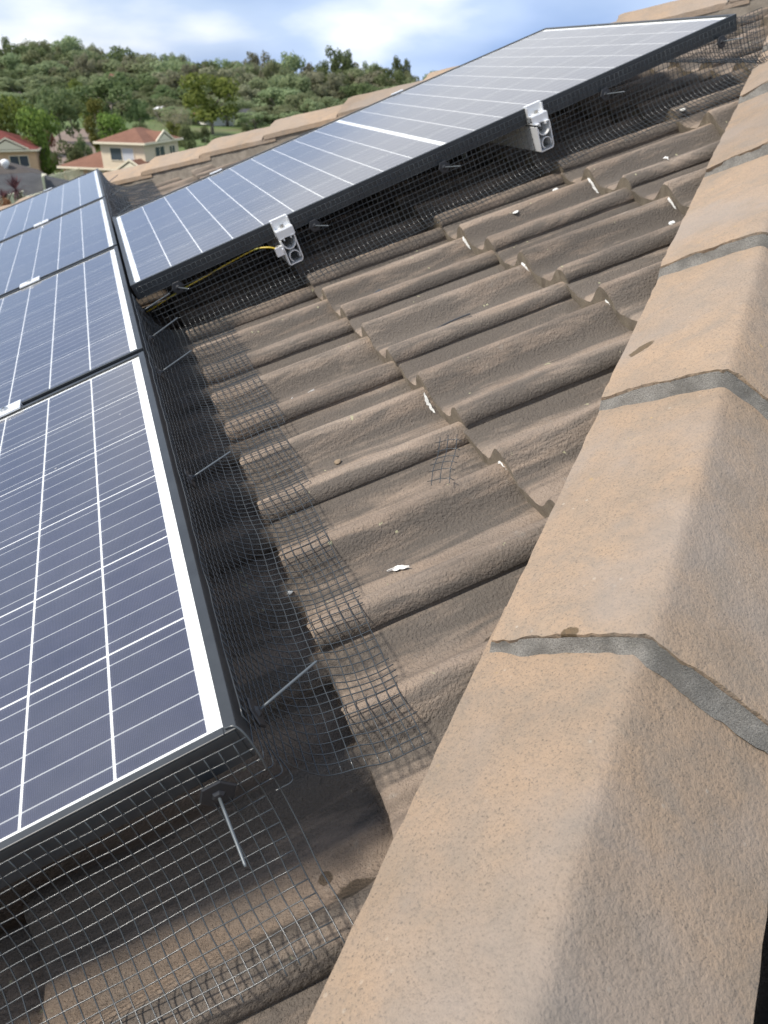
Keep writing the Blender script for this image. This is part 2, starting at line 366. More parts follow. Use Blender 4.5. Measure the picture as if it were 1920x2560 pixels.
def make_tile(seed, length=0.41):
    mb = MB(); NX = 15; sd = seed*17.3; ny = len(YS)
    xs = [0, 0.004] + [length*(k/(NX-2)) for k in range(1, NX-1)]
    for i, x in enumerate(xs):
        for j, y in enumerate(YS):
            z = tile_profile(y) - x*RISE_T
            n3 = noise.noise(Vector((x*22+sd, y*22, 3.1)))*0.0011 + noise.noise(Vector((x*70+sd, y*70, 9.1)))*0.0006
            xx = x; 
            if i == 0:
                xx = noise.noise(Vector((sd, y*60, 0.3)))*0.0022 + noise.noise(Vector((sd, y*190, 5.3)))*0.0012; z -= 0.0035
            if i == 1: xx = 0.005
            yy = y + (noise.noise(Vector((x*45, sd, 1.7)))*0.0013 if j == 0 else 0)
            mb.vert((xx, yy, z+n3))
    for i in range(len(xs)-1):
        for j in range(ny-1): mb.face((i*ny+j, (i+1)*ny+j, (i+1)*ny+j+1, i*ny+j+1))
    # butt (front) face
    b0 = len(mb.v)
    for j, y in enumerate(YS):
        top = mb.v[j]; mb.vert(top)
    for j, y in enumerate(YS):
        z = tile_profile(y); dep = 0.030 if y > -0.016 else 0.030+(y+0.016)*2.0+0*y
        mb.vert((0.003+noise.noise(Vector((sd, y*80, 7)))*0.002, y, z-dep+noise.noise(Vector((sd, y*60, 2)))*0.001))
    for j in range(ny-1): mb.face((b0+j, b0+j+1, b0+ny+j+1, b0+ny+j), 1)
    # lap edge (side) face
    s0 = len(mb.v)
    for i, x in enumerate(xs): mb.vert(mb.v[i*ny])
    for i, x in enumerate(xs):
        p = mb.v[i*ny]; mb.vert((p[0], p[1]+0.002, -0.0238-x*RISE_T))
    for i in range(len(xs)-1): mb.face((s0+i, s0+len(xs)+i, s0+len(xs)+i+1, s0+i+1), 0)
    # underside
    u0 = len(mb.v)
    for i, x in enumerate((0.003, length)):
        for j, y in enumerate(YS):
            mb.vert((x, y, tile_profile(y)-0.010-0.008*(y > -0.016)-x*RISE_T))
    for j in range(ny-1): mb.face((u0+j, u0+j+1, u0+ny+j+1, u0+ny+j))
    return mb
TILE_MB = [make_tile(s) for s in range(6)]
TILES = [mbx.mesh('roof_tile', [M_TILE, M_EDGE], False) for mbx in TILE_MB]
for me in TILES:
    me.polygons.foreach_set('use_smooth', [p.material_index == 0 for p in me.polygons])
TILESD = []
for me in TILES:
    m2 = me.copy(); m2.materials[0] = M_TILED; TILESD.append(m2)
def cut_mesh(me, loc, planes):
    bm = bmesh.new(); bm.from_mesh(me)
    for (pv, pu, nv, nu) in planes:             # keep side where (p-p0).n < 0
        bmesh.ops.bisect_plane(bm, geom=bm.verts[:]+bm.edges[:]+bm.faces[:], dist=1e-6,
            plane_co=Vector((pv-loc[0], pu-loc[1], 0)), plane_no=Vector((nv, nu, 0)), clear_outer=True)
    if not bm.faces: bm.free(); return None
    m2 = me.copy(); bm.to_mesh(m2); bm.free(); m2.update(); return m2
NEARP = (NEARHIP(0)-0.075, 0.0, 1/math.hypot(1, 1.086), -1.086/math.hypot(1, 1.086))
FARP = (FARHIP(0)-0.075, 0.0, 1/math.hypot(1, 1.1), 1.1/math.hypot(1, 1.1))
rt = random.Random(3)
ntile = 0
for ci, cv in enumerate(COURSES):
    for k in range(-14, 24):
        u = U0 + 0.30*k - (USH if cv < 0 else 0)
        corners = [(v, uu) for v in (cv, cv+0.41) for uu in (u-0.027, u+0.285)]
        def side(P, c): return (c[0]-P[0])*P[2] + (c[1]-P[1])*P[3]
        sn = [side(NEARP, c) for c in corners]; sf = [side(FARP, c) for c in corners]
        if min(sn) > -0.01 or min(sf) > -0.01: continue
        loc = (cv + rt.uniform(-0.003, 0.003), u + rt.uniform(-0.0025, 0.0025), HT + rt.uniform(-0.0015, 0.0015))
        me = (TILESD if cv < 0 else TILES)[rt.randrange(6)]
        pl = []
        if max(sn) > 0: pl.append(NEARP)
        if max(sf) > 0: pl.append(FARP)
        if pl:
            me = cut_mesh(me, loc, pl)
            if me is None: continue
        o = link('roof_tile', me, ROOT); o.location = loc; o.rotation_euler = (0, 0, rt.uniform(-0.004, 0.004)); ntile += 1
# white cement smears left on the heads of some rolls, where the next course laps them
def smear(v, u, ln, seed):
    mb = MB(); n = 12; rows = 4
    for i in range(n+1):
        a = i/n; y = u + (0.5-a)*ln
        for j in range(rows+1):
            wd = 0.0055*(0.45+0.9*abs(noise.noise(Vector((seed, a*5, 0)))))*(math.sin(math.pi*min(1, max(0.04, a)))**0.5)
            x = v - j/rows*wd*1.6 + noise.noise(Vector((seed*3, a*9, j)))*0.0015
            hh = HT + tile_profile(((y-U0+0.027) % 0.30)-0.027) - RISE_T*0.34 + 0.0022 - 0.0016*(j/rows) + noise.noise(Vector((seed, a*14, j*2)))*0.0006
            mb.vert((x, y, hh))
    for i in range(n):
        for j in range(rows): mb.face((i*(rows+1)+j, (i+1)*(rows+1)+j, (i+1)*(rows+1)+j+1, i*(rows+1)+j+1))
    o = link('cement_smear', mb.mesh('cement_smear', M_WHITE, True), ROOT)
q = 0
for cv in (0.400, 0.762, 1.108, 1.455):
    for k in range(-1, 9):
        u = U0 + 0.15 + 0.30*k - 0.018
        if NEARHIP(u) - 0.30 < cv or u > 1.42 or rt.random() < 0.35: continue
        smear(cv, u+rt.uniform(-0.008, 0.012), rt.uniform(0.018, 0.045), q); q += 1
smear(0.071, U0-0.45-0.040, 0.045, 40); smear(0.071, U0+0.15-0.03, 0.03, 41)
# batten boards under the tiling close the roof from below
mb = MB()
def tri_deck(h):
    ua = (4.77-0.372)/(1.086+1.1); va = NEARHIP(ua)
    return [(-2.1, (-2.1-0.372)/1.086, h), (-2.1, (4.77+2.1)/1.1, h), (va, ua, h)]
mb.poly(tri_deck(-0.215)[::-1])
link('roof_deck', mb.mesh('roof_deck', plain('dark_sarking', (0.06, 0.055, 0.05), 0.9)), ROOT)

# ------------------------------------------------------------------ hips: caps, mortar joints, bedding
RINV = RROT.inverted()
def L3(p): return RINV @ Vector(p)               # world -> roof-local
def hip_caps(E0, H, Ldir, Nn, butts, a1, r1, a2, r2, seed, lastlen=0.46, flip=1):
    """E0: point of the inner cap edge, H: hip direction, Ldir: horizontal inwards, butts: distances of cap fronts"""
    prof = []                                     # (across from inner edge outwards, height) of the outer skin
    NP = 44
    for i in range(NP+1):
        x = (a1+a2)*i/NP
        # rounded ridge: smooth maximum of two slopes
        yl = r1*x/a1; yr = r1 - r2*(x-a1)/a2
        k = 0.007; d = yl-yr; mn = 0.5*(yl+yr-math.sqrt(d*d+k*k))
        prof.append((x, mn+0.004))
    for bi, s0 in enumerate(butts):
        ln = (butts[bi+1]-s0+0.06) if bi+1 < len(butts) else lastlen
        NS = 22; LIFT = 0.023; sd = seed+bi*5.1
        jl = random.Random(sd).uniform(-0.004, 0.004)
        def pt(i, s, extra=0.0):
            x, y = prof[i]; out = Vector(E0) + H*(s0+s) - Ldir*(x+jl) + Nn*(y + LIFT*(1-s/0.42)*(0.75+0.25*sm(0, 0.05, x)) + extra)
            return out
        mb = MB(); W = NP+1
        for si in range(NS+1):
            s = ln*(si/NS)
            for i in range(W):
                nz = noise.noise(Vector((s*14+sd, prof[i][0]*14, 0)))*0.0022 + noise.noise(Vector((s*60+sd, prof[i][0]*60, 4)))*0.0006
                so = 0.0
                if si == 0: so = noise.noise(Vector((sd, prof[i][0]*45, 8)))*0.0055 + noise.noise(Vector((sd, prof[i][0]*150, 8)))*0.003; nz -= 0.0022
                ss = 0.006 if si == 0 and False else s
                p = pt(i, ss, nz) + H*so
                if i in (0, NP): p += Nn*noise.noise(Vector((s*40, sd, 6)))*0.0015 + Ldir*noise.noise(Vector((s*50, sd, 16)))*0.002
                mb.vert(L3(p))
        for si in range(NS):
            for i in range(NP):
                f = (si*W+i, si*W+i+1, (si+1)*W+i+1, (si+1)*W+i)
                mb.face(f if flip < 0 else f[::-1])
        # thickness: underside and edge faces with their own corners, so the arrises stay crisp
        TH = 0.019; b0 = len(mb.v)
        for si in range(NS+1):
            s = ln*(si/NS)
            for i in range(W): mb.vert(L3(pt(i, s, -TH)))
        for si in range(NS):
            for i in range(NP): mb.face((b0+si*W+i, b0+si*W+i+1, b0+(si+1)*W+i+1, b0+(si+1)*W+i))
            for i in (0, NP): mb.quad(mb.v[si*W+i], mb.v[(si+1)*W+i], mb.v[b0+(si+1)*W+i], mb.v[b0+si*W+i])
        for i in range(NP): mb.quad(mb.v[i], mb.v[i+1], mb.v[b0+i+1], mb.v[b0+i])
        cap = link('hip_cap', mb.mesh('hip_cap', M_CAP, True), ROOT)
        # mortar joint under the front of the cap
        if bi > 0 or True:
            mj = MB(); rows = 5
            for i in range(W):
                x, y = prof[i]; xx = x
                for r in range(rows+1):
                    q = r/rows
                    top = LIFT*(0.75+0.25*sm(0, 0.05, x)) - 0.0045 - 0.002*abs(noise.noise(Vector((sd, x*40, 1))))
                    bot = -0.004
                    hh = top + (bot-top)*q
                    ss = -0.001 - 0.012*q**1.2 + noise.noise(Vector((sd, x*75, 3+q)))*0.0045*q + noise.noise(Vector((sd, x*24, 31+q)))*0.005*q
                    p = Vector(E0)+H*(s0+ss) - Ldir*(xx+jl) + Nn*(y+hh + noise.noise(Vector((sd, x*200, q*9)))*0.0008)
                    mj.vert(L3(p))
            for i in range(W-1):
                for r in range(rows):
                    f = (i*(rows+1)+r, (i+1)*(rows+1)+r, (i+1)*(rows+1)+r+1, i*(rows+1)+r+1)
                    mj.face(f if flip < 0 else f[::-1])
            link('mortar_joint', mj.mesh('mortar_joint', M_MORTAR, True), cap)
H1 = Vector((1.086*CA, 1, 1.086*SA)).normalized(); L1 = Vector((-1, H1.x/H1.y, 0)).normalized(); N1 = H1.cross(L1)
if N1.z < 0: N1 = -N1
E1 = RW(0.142, 0, -0.143)
bt = [u/H1.y for u in (-0.83, -0.53, -0.225, 0.080, 0.372, 0.638, 0.937, 1.262, 1.565, 1.86)]
hip_caps(E1, H1, L1, N1, bt, 0.145, 0.070, 0.136, 0.094, 1.0)
H2 = Vector((1.10*CA, -1, 1.10*SA)).normalized(); L2 = Vector((-1, H2.x/H2.y, 0)).normalized()
N2 = H2.cross(L2)
if N2.z < 0: N2 = -N2
E2 = RW(4.57, 0, -0.112)
bt2 = [u/H2.y for u in (5.75, 5.49, 5.23, 4.97, 4.71, 4.45, 4.25, 3.99, 3.73, 3.47, 3.20, 2.93, 2.66, 2.40, 2.14)]
hip_caps(E2, H2, L2, N2, bt2, 0.145, 0.056, 0.145, 0.075, 60.0, flip=-1)
def bedding(E, H, Ld, Nn, s0, s1, seed, top=-0.006, dep=0.075):
    mb = MB(); n = int((s1-s0)/0.012); rows = 5
    for i in range(n+1):
        s = s0+(s1-s0)*i/n
        for r in range(rows+1):
            q = r/rows
            p = Vector(E)+H*s - Ld*(0.008-0.012*q) + Nn*(top-dep*q) + Ld*(noise.noise(Vector((s*18, q*3, seed)))*0.004 + noise.noise(Vector((s*70, q*9, seed)))*0.0015)
            mb.vert(L3(p))
    for i in range(n):
        for r in range(rows): mb.face((i*(rows+1)+r, (i+1)*(rows+1)+r, (i+1)*(rows+1)+r+1, i*(rows+1)+r+1))
    link('mortar_bedding', mb.mesh('mortar_bedding', M_BED, True), ROOT)
bedding(E1, H1, L1, N1, -1.2, 2.9, 1.0)
bedding(E2, H2, L2, N2, -8.4, -2.9, 2.0, top=0.002, dep=0.10)
bedding(E1-L1*0.275-N1*0.03, H1, -L1, N1, -1.2, 2.9, 3.0)
# the two neighbouring roof slopes, seen only past the hips
def side_slope(name, near):
    mb = MB(); nU, nV = 150, 40
    Hd, Ld, Nv, E = (H1, L1, N1, E1) if near else (H2, L2, N2, E2)
    base = Vector(E) - Ld*0.145 + Nv*(-0.045)
    dn = Vector((0, -1, -math.tan(AL))).normalized() if near else Vector((0, 1, -math.tan(AL))).normalized()
    al = Vector((1, 0, 0))
    for i in range(nU+1):
        s = (-2.6 + 6.0*i/nU) if near else (-9.0 + 7*i/nU)
        for j in range(nV+1):
            tt = 2.4*j/nV; p = base + Hd*s + dn*(tt+0.06) 
            x = p.x; nn = dn.cross(al); nn = nn if nn.z > 0 else -nn
            ph = tile_profile((x % 0.30)-0.027)
            p = p + nn*(ph - (tt % 0.34)*-0.073 - 0.05)
            mb.vert(L3(p))
    for i in range(nU):
        for j in range(nV): mb.face((i*(nV+1)+j, (i+1)*(nV+1)+j, (i+1)*(nV+1)+j+1, i*(nV+1)+j+1))
    link(name, mb.mesh(name, M_TILE, True), ROOT)
side_slope('roof_slope', True); side_slope('roof_slope', False)
# fascia, gutter and walls carry the roof
M_WALL = plain('render_wall', (0.55, 0.50, 0.42), 0.85, var=0.08, scale=3); M_GUT = plain('gutter_paint', (0.28, 0.22, 0.17), 0.5)
mb = MB(); 
for (a, b_, h0, h1) in ((-2.16, -2.02, -0.30, -0.19),):
    mb.box((a, -2.2, h0), (b_, 6.1, h1))
link('gutter', mb.mesh('gutter', M_GUT), ROOT)
mb = MB(); lo = RW(-1.6, -1.6, 0); 
P = [(lo.x, -1.6), (lo.x, 5.6), (lo.x+7, 5.6), (lo.x+7, -1.6)]
for i in range(4):
    a, b_ = P[i], P[(i+1) % 4]; z0, z1 = CZ-5.6, RW(-1.6, 0, -0.35).z
    mb.quad(L3((a[0], a[1], z0)), L3((b_[0], b_[1], z0)), L3((b_[0], b_[1], z1)), L3((a[0], a[1], z1)))
link('wall', mb.mesh('wall', M_WALL), ROOT)

# ------------------------------------------------------------------ solar panels
PW, PL = 0.9806, 1.689; CP, CQ = 0.159, 0.0814; MU, MV = 0.0133, 0.0239; MID = 0.0132; GAP = 0.020
def cell_material():
    t = NT('silicon_cell'); ob = t.coord('Object')
    sp = t.node('ShaderNodeSeparateXYZ'); t.L(ob, sp.inputs[0])
    # five busbars per cell, running up the slope (x), spaced along y
    yy = t.math('DIVIDE', sp.outputs['Y'], 0.0314)
    fr = t.math('ABSOLUTE', t.math('SUBTRACT', t.math('FRACT', t.math('ADD', yy, 100.0)), 0.5))
    fr = t.math('SUBTRACT', 0.5, fr)                     # 0 on the bar
    bar = t.math('LESS_THAN', fr, 0.024)
    fi = t.math('DIVIDE', sp.outputs['X'], 0.00165)
    ff = t.math('ABSOLUTE', t.math('SUBTRACT', t.math('FRACT', t.math('ADD', fi, 100.0)), 0.5))
    fing = t.math('LESS_THAN', ff, 0.10)
    nz = t.noise(ob, 30, 3)
    inf = t.node('ShaderNodeObjectInfo')
    c = t.ramp(nz, [(0.3, (0.026, 0.026, 0.052)), (0.7, (0.039, 0.038, 0.072))])
    hs = t.node('ShaderNodeHueSaturation'); t.L(c, hs.inputs['Color']); t.L(t.math('ADD', t.math('MULTIPLY', inf.outputs['Random'], 0.2), 0.9), hs.inputs['Value'])
    c = t.mix(t.math('MULTIPLY', fing, 0.25), hs.outputs[0], (0.22, 0.25, 0.40))
    c = t.mix(bar, c, (0.60, 0.62, 0.65))
    t.L(c, t.b.inputs['Base Color']); t.b.inputs['Roughness'].default_value = 0.38; t.b.inputs['Specular IOR Level'].default_value = 0.3
    t.L(t.math('MULTIPLY', bar, 0.35), t.b.inputs['Metallic'])
    return t.m
def glass_material():
    t = NT('panel_glass'); t.n.remove(t.b)
    ob = t.coord('Object')
    out = t.n['Material Output']; tr = t.node('ShaderNodeBsdfTransparent'); gl = t.node('ShaderNodeBsdfGlossy'); df = t.node('ShaderNodeBsdfDiffuse')
    tr.inputs['Color'].default_value = (0.97, 0.985, 0.99, 1)
    gl.inputs['Roughness'].default_value = 0.09; gl.inputs['Color'].default_value = (0.96, 0.98, 1, 1)
    fr = t.node('ShaderNodeFresnel'); fr.inputs['IOR'].default_value = 1.9
    m1 = t.node('ShaderNodeMixShader'); t.L(fr.outputs[0], m1.inputs[0]); t.L(tr.outputs[0], m1.inputs[1]); t.L(gl.outputs[0], m1.inputs[2])
    # thin dust film with specks
    dust = t.noise(ob, 7, 6, 0.65); vo = t.node('ShaderNodeTexVoronoi'); vo.inputs['Scale'].default_value = 26; t.L(ob, vo.inputs['Vector'])
    spk = t.ramp(vo.outputs['Distance'], [(0.045, (1, 1, 1)), (0.07, (0, 0, 0))])
    pk = t.ramp(t.noise(t.mapping(ob, (1, 1, 1), (3, 3, 3)), 11, 2), [(0.56, (0, 0, 0)), (0.6, (1, 1, 1))])
    df.inputs['Color'].default_value = (0.55, 0.54, 0.52, 1)
    f = t.math('ADD', t.math('MULTIPLY', dust, 0.10), t.math('MULTIPLY', t.math('MULTIPLY', spk, pk), 0.55))
    m2 = t.node('ShaderNodeMixShader'); t.L(f, m2.inputs[0]); t.L(m1.outputs[0], m2.inputs[1]); t.L(df.outputs[0], m2.inputs[2])
    t.L(m2.outputs[0], out.inputs['Surface']); return t.m
M_CELL = cell_material(); M_GLASS = glass_material()
M_BACK = plain('white_backsheet', (0.80, 0.81, 0.82), 0.5, var=0.03, scale=20)
t = NT('anodised_frame'); ob = t.coord(); nz = t.noise(ob, 18, 6, 0.65)
t.L(t.ramp(nz, [(0.3, (0.020, 0.023, 0.026)), (0.75, (0.036, 0.041, 0.045))]), t.b.inputs['Base Color']); t.b.inputs['Metallic'].default_value = 0.0; t.b.inputs['Roughness'].default_value = 0.45; t.b.inputs['Specular IOR Level'].default_value = 0.55
M_FRAME = t.m
M_ALU = plain('mill_aluminium', (0.74, 0.75, 0.76), 0.40, 0.35, var=0.06, scale=40)
M_STEEL = plain('stainless_bolt', (0.6, 0.6, 0.58), 0.3, 0.95)
M_BLACKP = plain('black_plastic', (0.018, 0.019, 0.022), 0.45)
# cell mesh, chamfer-free half cell with its own thickness
cw, cl = CP-0.0029, CQ-0.0028
mb = MB(); mb.box((-cl/2, -cw/2, -0.0002), (cl/2, cw/2, 0.0)); ME_CELL = mb.mesh('solar_cell', M_CELL)
def make_panel(v_top, u_near, label, seed):
    """portrait module, local x up-slope (0 at its top edge, negative below), y along the eave"""
    root = roof_empty('solar_panel', v_top, u_near, 0.0); tag(root, label, 'solar panel', 'roof solar panels')
    FHt = 0.038; lv, lu = 0.0108, 0.0085
    mb = MB()
    def bar(x0, x1, y0, y1, lip):
        mb.box((x0, y0, -FHt), (x1, y1, 0.0))
    wl = 0.0022
    # lips (top flange) and outer webs, mitred by butting
    mb.box((-lv, 0, -0.0022), (0, PW, 0)); mb.box((-PL, 0, -0.0022), (-PL+lv, PW, 0))
    mb.box((-PL+lv, 0, -0.0022), (-lv, lu, 0)); mb.box((-PL+lv, PW-lu, -0.0022), (-lv, PW, 0))
    mb.box((-wl, 0, -FHt), (0, PW, -0.0022)); mb.box((-PL, 0, -FHt), (-PL+wl, PW, -0.0022))
    mb.box((-PL+wl, 0, -FHt), (-wl, wl, -0.0022)); mb.box((-PL+wl, PW-wl, -FHt), (-wl, PW, -0.0022))
    mb.box((-0.030, wl, -FHt), (-wl, PW-wl, -FHt+0.002)); mb.box((-PL+0.03, wl, -FHt), (-0.03, 0.03, -FHt+0.002)); mb.box((-PL+0.03, PW-0.03, -FHt), (-0.03, PW-wl, -FHt+0.002))
    fo = link('frame', mb.mesh('frame', M_FRAME), root)
    bv = fo.modifiers.new('edge', 'BEVEL'); bv.width = 0.0007; bv.segments = 2
    mb = MB(); mb.box((-PL+0.004, 0.004, -0.0068), (-0.004, PW-0.004, -0.0038)); link('backsheet', mb.mesh('backsheet', M_BACK), root)
    mb = MB(); mb.quad((-PL+0.004, 0.004, -0.0024), (-0.004, 0.004, -0.0024), (-0.004, PW-0.004, -0.0024), (-PL+0.004, PW-0.004, -0.0024))
    link('glass', mb.mesh('glass', M_GLASS), root)
    for r in range(20):
        x = -(MV + CQ*(r+0.5) + (MID if r >= 10 else 0))
        for c in range(6):
            y = MU + CP*(c+0.5)
            link('solar_cell', ME_CELL, root, (x, y, -0.0035))
    mb = MB(); mb.box((-0.86, PW/2-0.05, -0.030), (-0.80, PW/2+0.05, -0.0069)); link('junction_box', mb.mesh('junction_box', M_BLACKP), root)
    return root
UP_U = 1.4743; UP_V0 = 0.0075
LOWL = ['dark solar panel nearest the camera in the lower row', 'second solar panel from the camera in the lower row', 'third solar panel from the camera in the lower row', 'farthest solar panel of the lower row, beside the neighbourhood view']
for i in range(4): make_panel(0.0, i*(PW+GAP), LOWL[i], i)
make_panel(UP_V0+PL, UP_U, 'upper solar panel running up the roof with sky mirrored in it', 9)

# rails under the panels: extruded channel profiles with open ends
def rail_mesh(length):
    """local: y along the rail (0..length), x across (up-slope), z down from 0"""
    mb = MB(); T = 0.0024; Wd = 0.036; Hh = 0.064
    def plate(p, q, t=T):                       # plate between two profile points (x,z)
        a = Vector((p[0], 0, p[1])); b_ = Vector((q[0], 0, q[1])); n = Vector((-(b_.z-a.z), 0, b_.x-a.x)).normalized()*t*0.5
        mb.prism([a-n, b_-n, b_+n, a+n], 0, (0, length, 0))
    plate((-Wd/2, -0.006), (-Wd/2, -Hh)); plate((Wd/2, -0.002), (Wd/2, -Hh+0.006)); plate((-Wd/2, -Hh), (Wd/2-0.004, -Hh)); plate((Wd/2, -Hh+0.006), (Wd/2-0.004, -Hh))
    plate((-Wd/2, -0.0), (-0.009, -0.0)); plate((Wd/2, 0.0), (0.009, 0.0)); plate((-0.009, 0.0), (-0.009, -0.006)); plate((0.009, 0), (0.009, -0.006))
    pts = [(Wd/2*math.cos(a)*0.92, -0.010-0.019*math.sin(a)) for a in [math.pi*k/8 for k in range(9)]]
    for a, b_ in zip(pts, pts[1:]): plate(a, b_, 0.0018)
    pts = [(0.013*math.cos(a)+0.001, -Hh+0.016+0.0135*math.sin(a)) for a in [math.pi*(-0.15+1.45*k/10) for k in range(11)]]
    for a, b_ in zip(pts, pts[1:]): plate(a, b_, 0.0018)
    return mb
def rail(v, u0, u1, label):
    o = roof_obj('mounting_rail', rail_mesh(u1-u0).mesh('mounting_rail', M_ALU), v, u0, -0.0385)
    tag(o, label, 'rail', 'panel mounting rails'); return o
rail(0.392, UP_U-0.030, UP_U+PW+0.05, 'aluminium rail with open end and yellow earth wire under the upper panel')
rail(1.092, UP_U-0.040, UP_U+PW+0.05, 'aluminium rail with open end nearer the top of the upper panel')
rail(-0.268, 0.18, 4*PW+3*GAP+0.05, 'aluminium rail under the upper half of the lower panel row')
rail(-1.36, 0.18, 4*PW+3*GAP+0.05, 'aluminium rail under the lower half of the lower panel row')
# roof hooks carry the rails on the tiles
def hook(v, u, label):
    mb = MB(); hb = roof_h(v, u)
    mb.box((-0.016, -0.015, -0.108), (0.016, 0.015, -0.1026)); mb.box((-0.016, -0.015, hb+0.002), (-0.011, 0.015, -0.1026)); mb.box((-0.03, -0.03, hb-0.004), (0.03, 0.03, hb+0.002))
    o = roof_obj('roof_hook', mb.mesh('roof_hook', M_ALU), v, u, 0); tag(o, label, 'bracket', 'rail brackets')
for v, rn in ((0.392, 'lower'), (1.092, 'higher')):
    for u, pn in ((1.95, 'nearer'), (2.30, 'farther')): hook(v, u, '%s aluminium bracket under the %s rail of the upper panel' % (pn, rn))
for u, pn in ((0.84, 'nearest'), (1.74, 'second'), (2.64, 'third'), (3.54, 'farthest')):
    for v, rn in ((-0.268, 'upper'), (-1.36, 'bottom')): hook(v, u, '%s aluminium bracket under the %s rail of the lower row' % (pn, rn))
def end_clamp(v, u, sgn, label, full=True):
    """Z shaped clamp gripping the frame edge at u; sgn -1 clamp stands on the near side"""
    root = roof_empty('end_clamp', v, u, 0.0); tag(root, label, 'clamp', 'panel end clamps')
    w2 = 0.022; s = sgn; mb = MB()
    def B(y0, y1, z0, z1, x0=-w2, x1=w2):
        a, b_ = sorted((s*y0, s*y1)); mb.box((x0, a, z0), (x1, b_, z1))
    B(-0.008, 0.0045, 0.0004, 0.0034)           # lip over the frame
    B(0.0015, 0.0045, -0.0385, 0.0004)          # web along the frame
    B(0.0045, 0.026, -0.0220, -0.0185)          # step carrying the bolt
    B(0.026, 0.029, -0.0385, -0.0200)           # outer leg
    B(0.0045, 0.012, -0.0185, 0.0000, -w2, -w2+0.003); B(0.0045, 0.012, -0.0185, 0.0, w2-0.003, w2)
    link('clamp_body', mb.mesh('clamp_body', M_ALU), root)
    mb = MB(); Mx = Matrix.Translation((0, s*0.015, -0.0185))
    mb.lathe([(0.0062, 0.0), (0.0062, 0.0012), (0.0052, 0.0013), (0.0052, 0.0075), (0.0026, 0.0075), (0.0026, 0.0045)], Mx, 12)
    link('bolt', mb.mesh('bolt', M_STEEL), root)
end_clamp(0.392, UP_U, -1, 'silver end clamp on the upper panel above the yellow wire')
end_clamp(1.092, UP_U, -1, 'silver end clamp higher up the near edge of the upper panel')
end_clamp(0.392, UP_U+PW, 1, 'lower silver clamp on the far edge of the upper panel')
end_clamp(1.092, UP_U+PW, 1, 'higher silver clamp on the far edge of the upper panel')
end_clamp(-0.268, 4*PW+3*GAP, 1, 'silver clamp on the far edge of the farthest lower panel')
def mid_clamp(v, u, label):
    root = roof_empty('mid_clamp', v, u, 0.0); tag(root, label, 'clamp', 'panel mid clamps')
    mb = MB(); mb.box((-0.030, -0.019, 0.0005), (0.030, 0.019, 0.0042)); mb.box((-0.030, -0.008, -0.03), (0.030, -0.005, 0.0005)); mb.box((-0.030, 0.005, -0.03), (0.030, 0.008, 0.0005))
    co = link('clamp_body', mb.mesh('clamp_body', M_ALU), root); bv = co.modifiers.new('edge', 'BEVEL'); bv.width = 0.0008; bv.segments = 2
    mb = MB(); mb.lathe([(0.0075, 0.0042), (0.0075, 0.0058), (0.0055, 0.0085), (0.003, 0.0085), (0.003, 0.0058)], Matrix.Identity(4), 14)
    link('bolt', mb.mesh('bolt', M_STEEL), root)
ML = ['between the two nearest lower panels', 'between the second and third lower panels', 'between the third and farthest lower panels']
for i in range(3): mid_clamp(-0.268, (i+1)*PW+(i+0.5)*GAP, 'flat silver mid clamp '+ML[i])
# earth lug and cable
root = roof_empty('earth_lug', 0.372, UP_U-0.026, -0.062); tag(root, 'silver earthing lug on the rail end holding the yellow cable', 'lug')
mb = MB(); mb.lathe([(0.0085, 0), (0.0085, 0.003), (0.006, 0.003), (0.006, 0.010)], Matrix.Rotation(math.radians(-90), 4, 'Y'), 10); mb.box((-0.019, -0.006, -0.011), (-0.0005, 0.007, 0.010))
link('lug_body', mb.mesh('lug_body', M_ALU), root)
mb = MB(); mb.lathe([(0.0042, 0), (0.0042, 0.004), (0.002, 0.004), (0.002, 0.002)], Matrix.Translation((-0.011, 0.0, 0.010)), 10); link('screw', mb.mesh('screw', M_STEEL), root)
def spline(pts, n=10):
    P = [Vector(p) for p in pts]; out = []
    for i in range(len(P)-1):
        a = P[max(i-1, 0)]; b_ = P[i]; c_ = P[i+1]; d_ = P[min(i+2, len(P)-1)]
        for k in range(n):
            t_ = k/n; out.append(0.5*((2*b_) + (c_-a)*t_ + (2*a-5*b_+4*c_-d_)*t_*t_ + (3*b_-a-3*c_+d_)*t_**3))
    out.append(P[-1]); return out
t = NT('earth_cable_sheath'); t.b.inputs['Roughness'].default_value = 0.4
ob = t.coord(); sp = t.node('ShaderNodeSeparateXYZ'); t.L(ob, sp.inputs[0])
t.L(t.ramp(t.noise(t.mapping(ob, (14, 40, 40)), 1, 2), [(0.56, (0.50, 0.36, 0.035)), (0.62, (0.28, 0.28, 0.03))]), t.b.inputs['Base Color'])
mb = MB(); mb.tube(spline([(0.010, UP_U+0.045, -0.082), (0.05, UP_U+0.03, -0.073), (0.11, UP_U+0.02, -0.062), (0.18, UP_U+0.016, -0.055), (0.25, UP_U+0.014, -0.048), (0.31, UP_U+0.002, -0.042), (0.340, UP_U-0.018, -0.045), (0.355, UP_U-0.026, -0.053), (0.364, UP_U-0.027, -0.062)], 8), 0.0019, 8)
o = roof_obj('earth_cable', mb.mesh('earth_cable', t.m, True)); tag(o, 'yellow earth cable running under the upper panel edge', 'cable')

